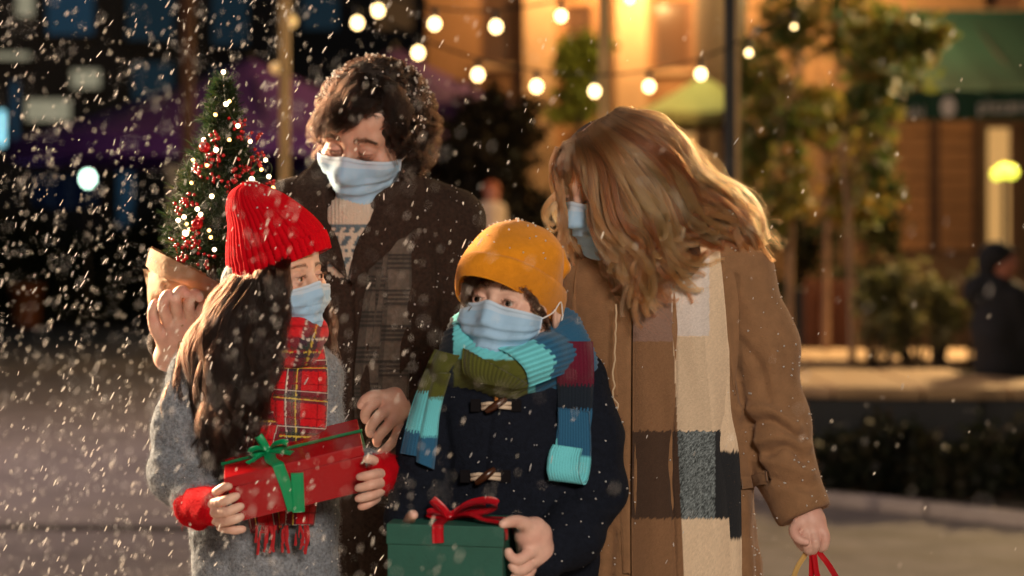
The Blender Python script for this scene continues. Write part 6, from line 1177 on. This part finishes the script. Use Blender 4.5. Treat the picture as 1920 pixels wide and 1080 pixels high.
for x, y, r_ in FL: MB().ball(on_tree(x, y, 12), r_*.82*pt.s, 10, 8).build('fairy_light', M_fairy, xt, smooth=True)
for x, y in ((430, 190), (359, 343), (392, 432), (355, 430), (512, 352), (362, 300), (404, 215), (430, 262), (350, 420), (395, 445), (490, 318), (388, 310)): MB().ball(on_tree(x, y, 8), 3.4*pt.s, 8, 6).build('fairy_light', M_fairy2, xt, smooth=True)
wire = [on_tree(x, y, 6) for x, y, _ in (FL[0], FL[1], FL[2], FL[4], FL[6], FL[3], FL[5], FL[7], FL[8], FL[9], FL[10], FL[12], FL[13], FL[14], FL[15])]; MB().tube(cr(wire, 90), .0008, 4).build('wire', mat('green_wire', (.01, .03, .01), .5), xt)
u, v = uvgrid(40, 70); rimx = 284+150*u; rimy = 470+72*u+6*np.sin(u*9); botx = 300+84*u; boty = 655+0*u; X_ = rimx*(1-v)+botx*v+(-16*np.sin(v*PI)*(1-u)); Y_ = rimy*(1-v)+boty*v; nz = noise3(np.stack([u*6, v*6, u*0], -1), 1.0, 3)+.5*noise3(np.stack([u*15+v*4, v*13, u*0], -1), 1.0, 5)
D_ = -40-76*np.sin(np.clip(u*1.05, 0, 1)*PI)**.7*(1-.3*v)+9*nz; Yw = pt.Y+D_*pt.s; pts = np.stack([(X_-CX)*Yw/F, Yw, ZC-(Y_-HZ)*Yw/F], -1); sheet('paper_wrap', pts[:, ::-1], .001, M_kraft, xt)
u, v = uvgrid(14, 70); rimx = 280+160*u; rimy = 464+80*u; X_ = rimx-8*v; Y_ = rimy+(34+6*np.sin(u*7))*v; nz = noise3(np.stack([u*8, v*3, u*0], -1), 1.0, 8); D_ = -40-76*np.sin(np.clip(u*1.05, 0, 1)*PI)**.7-7-10*np.sin(v*PI*.9)+5*nz; Yw = pt.Y+D_*pt.s
sheet('paper_fold', np.stack([(X_-CX)*Yw/F, Yw, ZC-(Y_-HZ)*Yw/F], -1)[:, ::-1], .001, M_kraft, xt)
u, v = uvgrid(26, 26); X_ = 268+44*u+14*v; Y_ = 505+8*u+70*v+10*u*v; nz = noise3(np.stack([u*4, v*4, u*0], -1), 1.0, 11); D_ = -34-22*np.sin(u*PI)+9*nz; Yw = pt.Y+D_*pt.s; sheet('paper_corner', np.stack([(X_-CX)*Yw/F, Yw, ZC-(Y_-HZ)*Yw/F], -1)[:, ::-1], .001, M_kraft, xt)
# back half of the wrap and the base of the cone
u, v = uvgrid(16, 30); X_ = (284+150*u)*(1-v)+(300+84*u)*v; Y_ = (462+74*u)*(1-v)+655*v; D_ = -28+70*np.sin(u*PI); Yw = pt.Y+D_*pt.s; sheet('paper_back', np.stack([(X_-CX)*Yw/F, Yw, ZC-(Y_-HZ)*Yw/F], -1), .001, M_kraft, xt)

# ------------------------------------------------------------------ people further back
M_darkcoat = mat('black_coat', (.010, .012, .017), .9, var=.3, var_scale=10); M_palecoat = mat('pale_coat', (.62, .47, .34), .9); M_ruddy = mat('ruddy_skin', (.42, .17, .12), .6)
pp_ = Pp(12.0); sm = thing('person', 'seated person in black coat and cap on the terrace rim, facing right', 'person', (pp_(1880, 0)[0], 12.0, .545)); f = pp_.field(1780, 440, 2080, 790, -80, 80, .016)
for q in ([(1868, 545, 0, 34), (1872, 620, 0, 50), (1880, 680, 0, 54)], [(1830, 548, 0, 26), (1900, 552, 0, 28)], [(1905, 560, -20, 24), (1922, 640, -30, 20), (1960, 660, -34, 15)], [(1890, 684, -16, 30), (1985, 690, -18, 26)], [(1838, 536, 6, 24), (1860, 526, 8, 22)]): pp_.cap(f, q, 14)
V, Q = f.mesh(1); V += vnormals(V, Q)*(noise3(V, 7, 3)*.012)[:, None]; link_mesh('coat', V, Q, M_darkcoat, sm)
f = pp_.field(1830, 430, 1930, 560, -60, 60, .010); pp_.ell(f, (1880, 492, 0), (26, 33, 24), 6); pp_.cap(f, [(1902, 494, 0, 6), (1908, 500, 0, 4)], 6); pp_.cap(f, [(1876, 520, 0, 16), (1872, 545, 0, 18)], 8); V, Q = f.mesh(1); link_mesh('body', V, Q, M_ruddy, sm)
f = pp_.field(1820, 430, 1930, 540, -60, 60, .010); pp_.ell(f, (1868, 478, 0), (32, 27, 28), 6); pp_.cap(f, [(1852, 490, 0, 20), (1850, 512, 0, 16)], 8); pp_.cap(f, [(1890, 470, 0, 7), (1910, 472, 0, 3)], 6); V, Q = f.mesh(1); link_mesh('cap', V, Q, M_darkcoat, sm)
f = pp_.field(1900, 640, 2080, 860, -80, 60, .016); pp_.cap(f, [(1940, 690, -18, 24), (2000, 694, -20, 24), (2004, 790, -20, 18), (2004, 830, -20, 16)], 12); V, Q = f.mesh(1); link_mesh('trousers', V, Q, M_trouser, sm)
pp_ = Pp(16.0); pd = thing('person', 'pedestrian in a pale coat with reddish hair, far back between man and woman', 'person', (pp_(921, 0)[0], 16.0, 0)); f = pp_.field(870, 340, 970, 700, -50, 50, .02)
for q in ([(906, 392, 0, 13), (936, 392, 0, 13)], [(921, 396, 0, 20), (922, 470, 0, 22), (922, 580, 0, 27)], [(902, 396, 0, 9), (896, 470, -4, 8), (906, 500, -14, 7)], [(940, 396, 0, 9), (946, 470, -4, 8), (938, 500, -14, 7)]): pp_.cap(f, q, 8)
V, Q = f.mesh(1); link_mesh('coat', V, Q, M_palecoat, pd); f = pp_.field(890, 325, 950, 400, -30, 30, .012); pp_.ell(f, (922, 362, 0), (12, 17, 13), 4); pp_.cap(f, [(922, 374, 0, 7), (922, 392, 0, 8)], 4); V, Q = f.mesh(1); link_mesh('body', V, Q, M_ruddy, pd)
f = pp_.field(890, 325, 960, 410, -40, 40, .012); pp_.ell(f, (922, 354, 4), (16, 16, 15), 4); pp_.cap(f, [(922, 356, 8, 13), (924, 384, 8, 12)], 4); pp_.ell(f, (921, 368, -14), (10, 14, 9), 2, 'sub'); V, Q = f.mesh(1); link_mesh('hair', V, Q, mat('red_hair', (.32, .08, .03), .7), pd)
f = pp_.field(880, 560, 970, 780, -50, 50, .02); pp_.cap(f, [(914, 590, 0, 14), (912, 740, 0, 9), (912, 752, -12, 8)], 4); pp_.cap(f, [(932, 590, 0, 14), (934, 740, 6, 9), (934, 752, -6, 8)], 4); V, Q = f.mesh(1); V[:, 2] = np.maximum(V[:, 2], .002); link_mesh('trousers', V, Q, M_trouser, pd)

# ------------------------------------------------------------------ snow
M_snow = mat('snow', (.74, .73, .73), .8); t = M_snow.node_tree; tl = t.nodes.new('ShaderNodeBsdfTranslucent'); tl.inputs[0].default_value = (.74, .72, .70, 1); mx = t.nodes.new('ShaderNodeMixShader'); mx.inputs[0].default_value = .5
t.links.new(t.nodes['Principled BSDF'].outputs[0], mx.inputs[1]); t.links.new(tl.outputs[0], mx.inputs[2]); t.links.new(mx.outputs[0], t.nodes['Material Output'].inputs[0])
def flakes(name, P0, D0, L, W, parent=None, m=M_snow):
    n = len(P0); d = unit(D0); a = unit(np.cross(d, np.array([.31, .77, .2]))); b = np.cross(d, a); L = L[:, None]; W = W[:, None]; ring = 6; rows = []
    for f_, w_ in ((-.5, .0), (-.3, .8), (.1, 1.0), (.38, .62), (.5, .0)):
        for k in range(ring): an = 2*PI*k/ring; rows.append(P0+d*L*f_+(a*math.cos(an)+b*math.sin(an))*W*w_*.5)
    V = np.stack(rows, 1).reshape(-1, 3); q = grid_faces(5, ring, True); Q = (q[None]+(np.arange(n)*5*ring)[:, None, None]).reshape(-1, 4); return link_mesh(name, V, Q, m, parent)
r = np.random.default_rng(123); N_ = 17000; px = r.random(N_)*2000-40; py = r.random(N_)*1150-30; w_ = np.interp(px, [0, 500, 700, 900, 1150, 1920], [1, 1, .55, .24, .07, .03])*np.interp(py, [0, 350, 700, 1100], [.85, .8, 1.15, 1.2]); k = r.random(N_) < w_*.62; px, py = px[k], py[k]; n = len(px)
Yf = 1.5+4.8*r.random(n)**1.1; Yf[r.random(n) < .045] *= .58; P0 = np.stack([(px-CX)*Yf/F, Yf, ZC-(py-HZ)*Yf/F], -1); D0 = np.array([.42, .1, .9])+r.standard_normal((n, 3))*.15; sz = .72*(.45+.75*r.random(n)**2)*np.clip(Yf/3.0, .55, 1.1)
sn = flakes('snow', P0, D0, (.0140*sz*(.5+r.random(n))), .0026*sz); tag(sn, 'white snowflakes falling through the air, densest on the left', 'snow', kind='stuff')
def settled(name, pts, parent, r0, seed, m=M_snow):
    g_ = np.random.default_rng(seed); n = len(pts); s_ = r0*(.5+g_.random(n)); o = flakes(name, pts, g_.standard_normal((n, 3)), s_*2, s_*1.7, parent, m); o['kind'] = 'stuff'; return o
q = mc.reshape(-1, 3); dn = (q-np.array([0, .017, .038]))/np.array([.079, .099, .088]); rad = np.linalg.norm(dn, axis=1); g_ = np.random.default_rng(2); wt = np.clip((dn[:, 2]/np.maximum(rad, .1)+.15)*1.2, 0, 1)**1.5*(rad > 1.16); i = g_.choice(len(q), 330, p=wt/wt.sum(), replace=False); settled('hair_snow', hm.w(q[i]+dn[i]/rad[i][:, None]*.003), man, .0023, 1)
def speck(o, n, par, r0, seed, zmin=.78, up=.0):
    me = o.data; v = np.empty(len(me.vertices)*3, dtype=np.float32); me.vertices.foreach_get('co', v); v = v.reshape(-1, 3)+np.array(base_of(o.parent)); nn_ = np.empty(len(v)*3, dtype=np.float32); me.vertices.foreach_get('normal', nn_); nn_ = nn_.reshape(-1, 3)
    g_ = np.random.default_rng(seed); w_ = (v[:, 2] > zmin)*np.clip(nn_[:, 2]+.45-nn_[:, 1]*.5, .02, 2); i = g_.choice(len(v), n, p=w_/w_.sum(), replace=False); settled('snow_specks', v[i]+nn_[i]*.0012, par, r0, seed)
speck(coat, 420, man, .0013, 3); speck(wcoat, 330, wom, .0014, 4); speck(bcoat, 160, boy, .0012, 5); speck(gcoat, 120, girl, .0013, 6); speck(hat, 60, girl, .0017, 7); speck(bhat, 60, boy, .0017, 8); speck(whair, 120, wom, .002, 9)
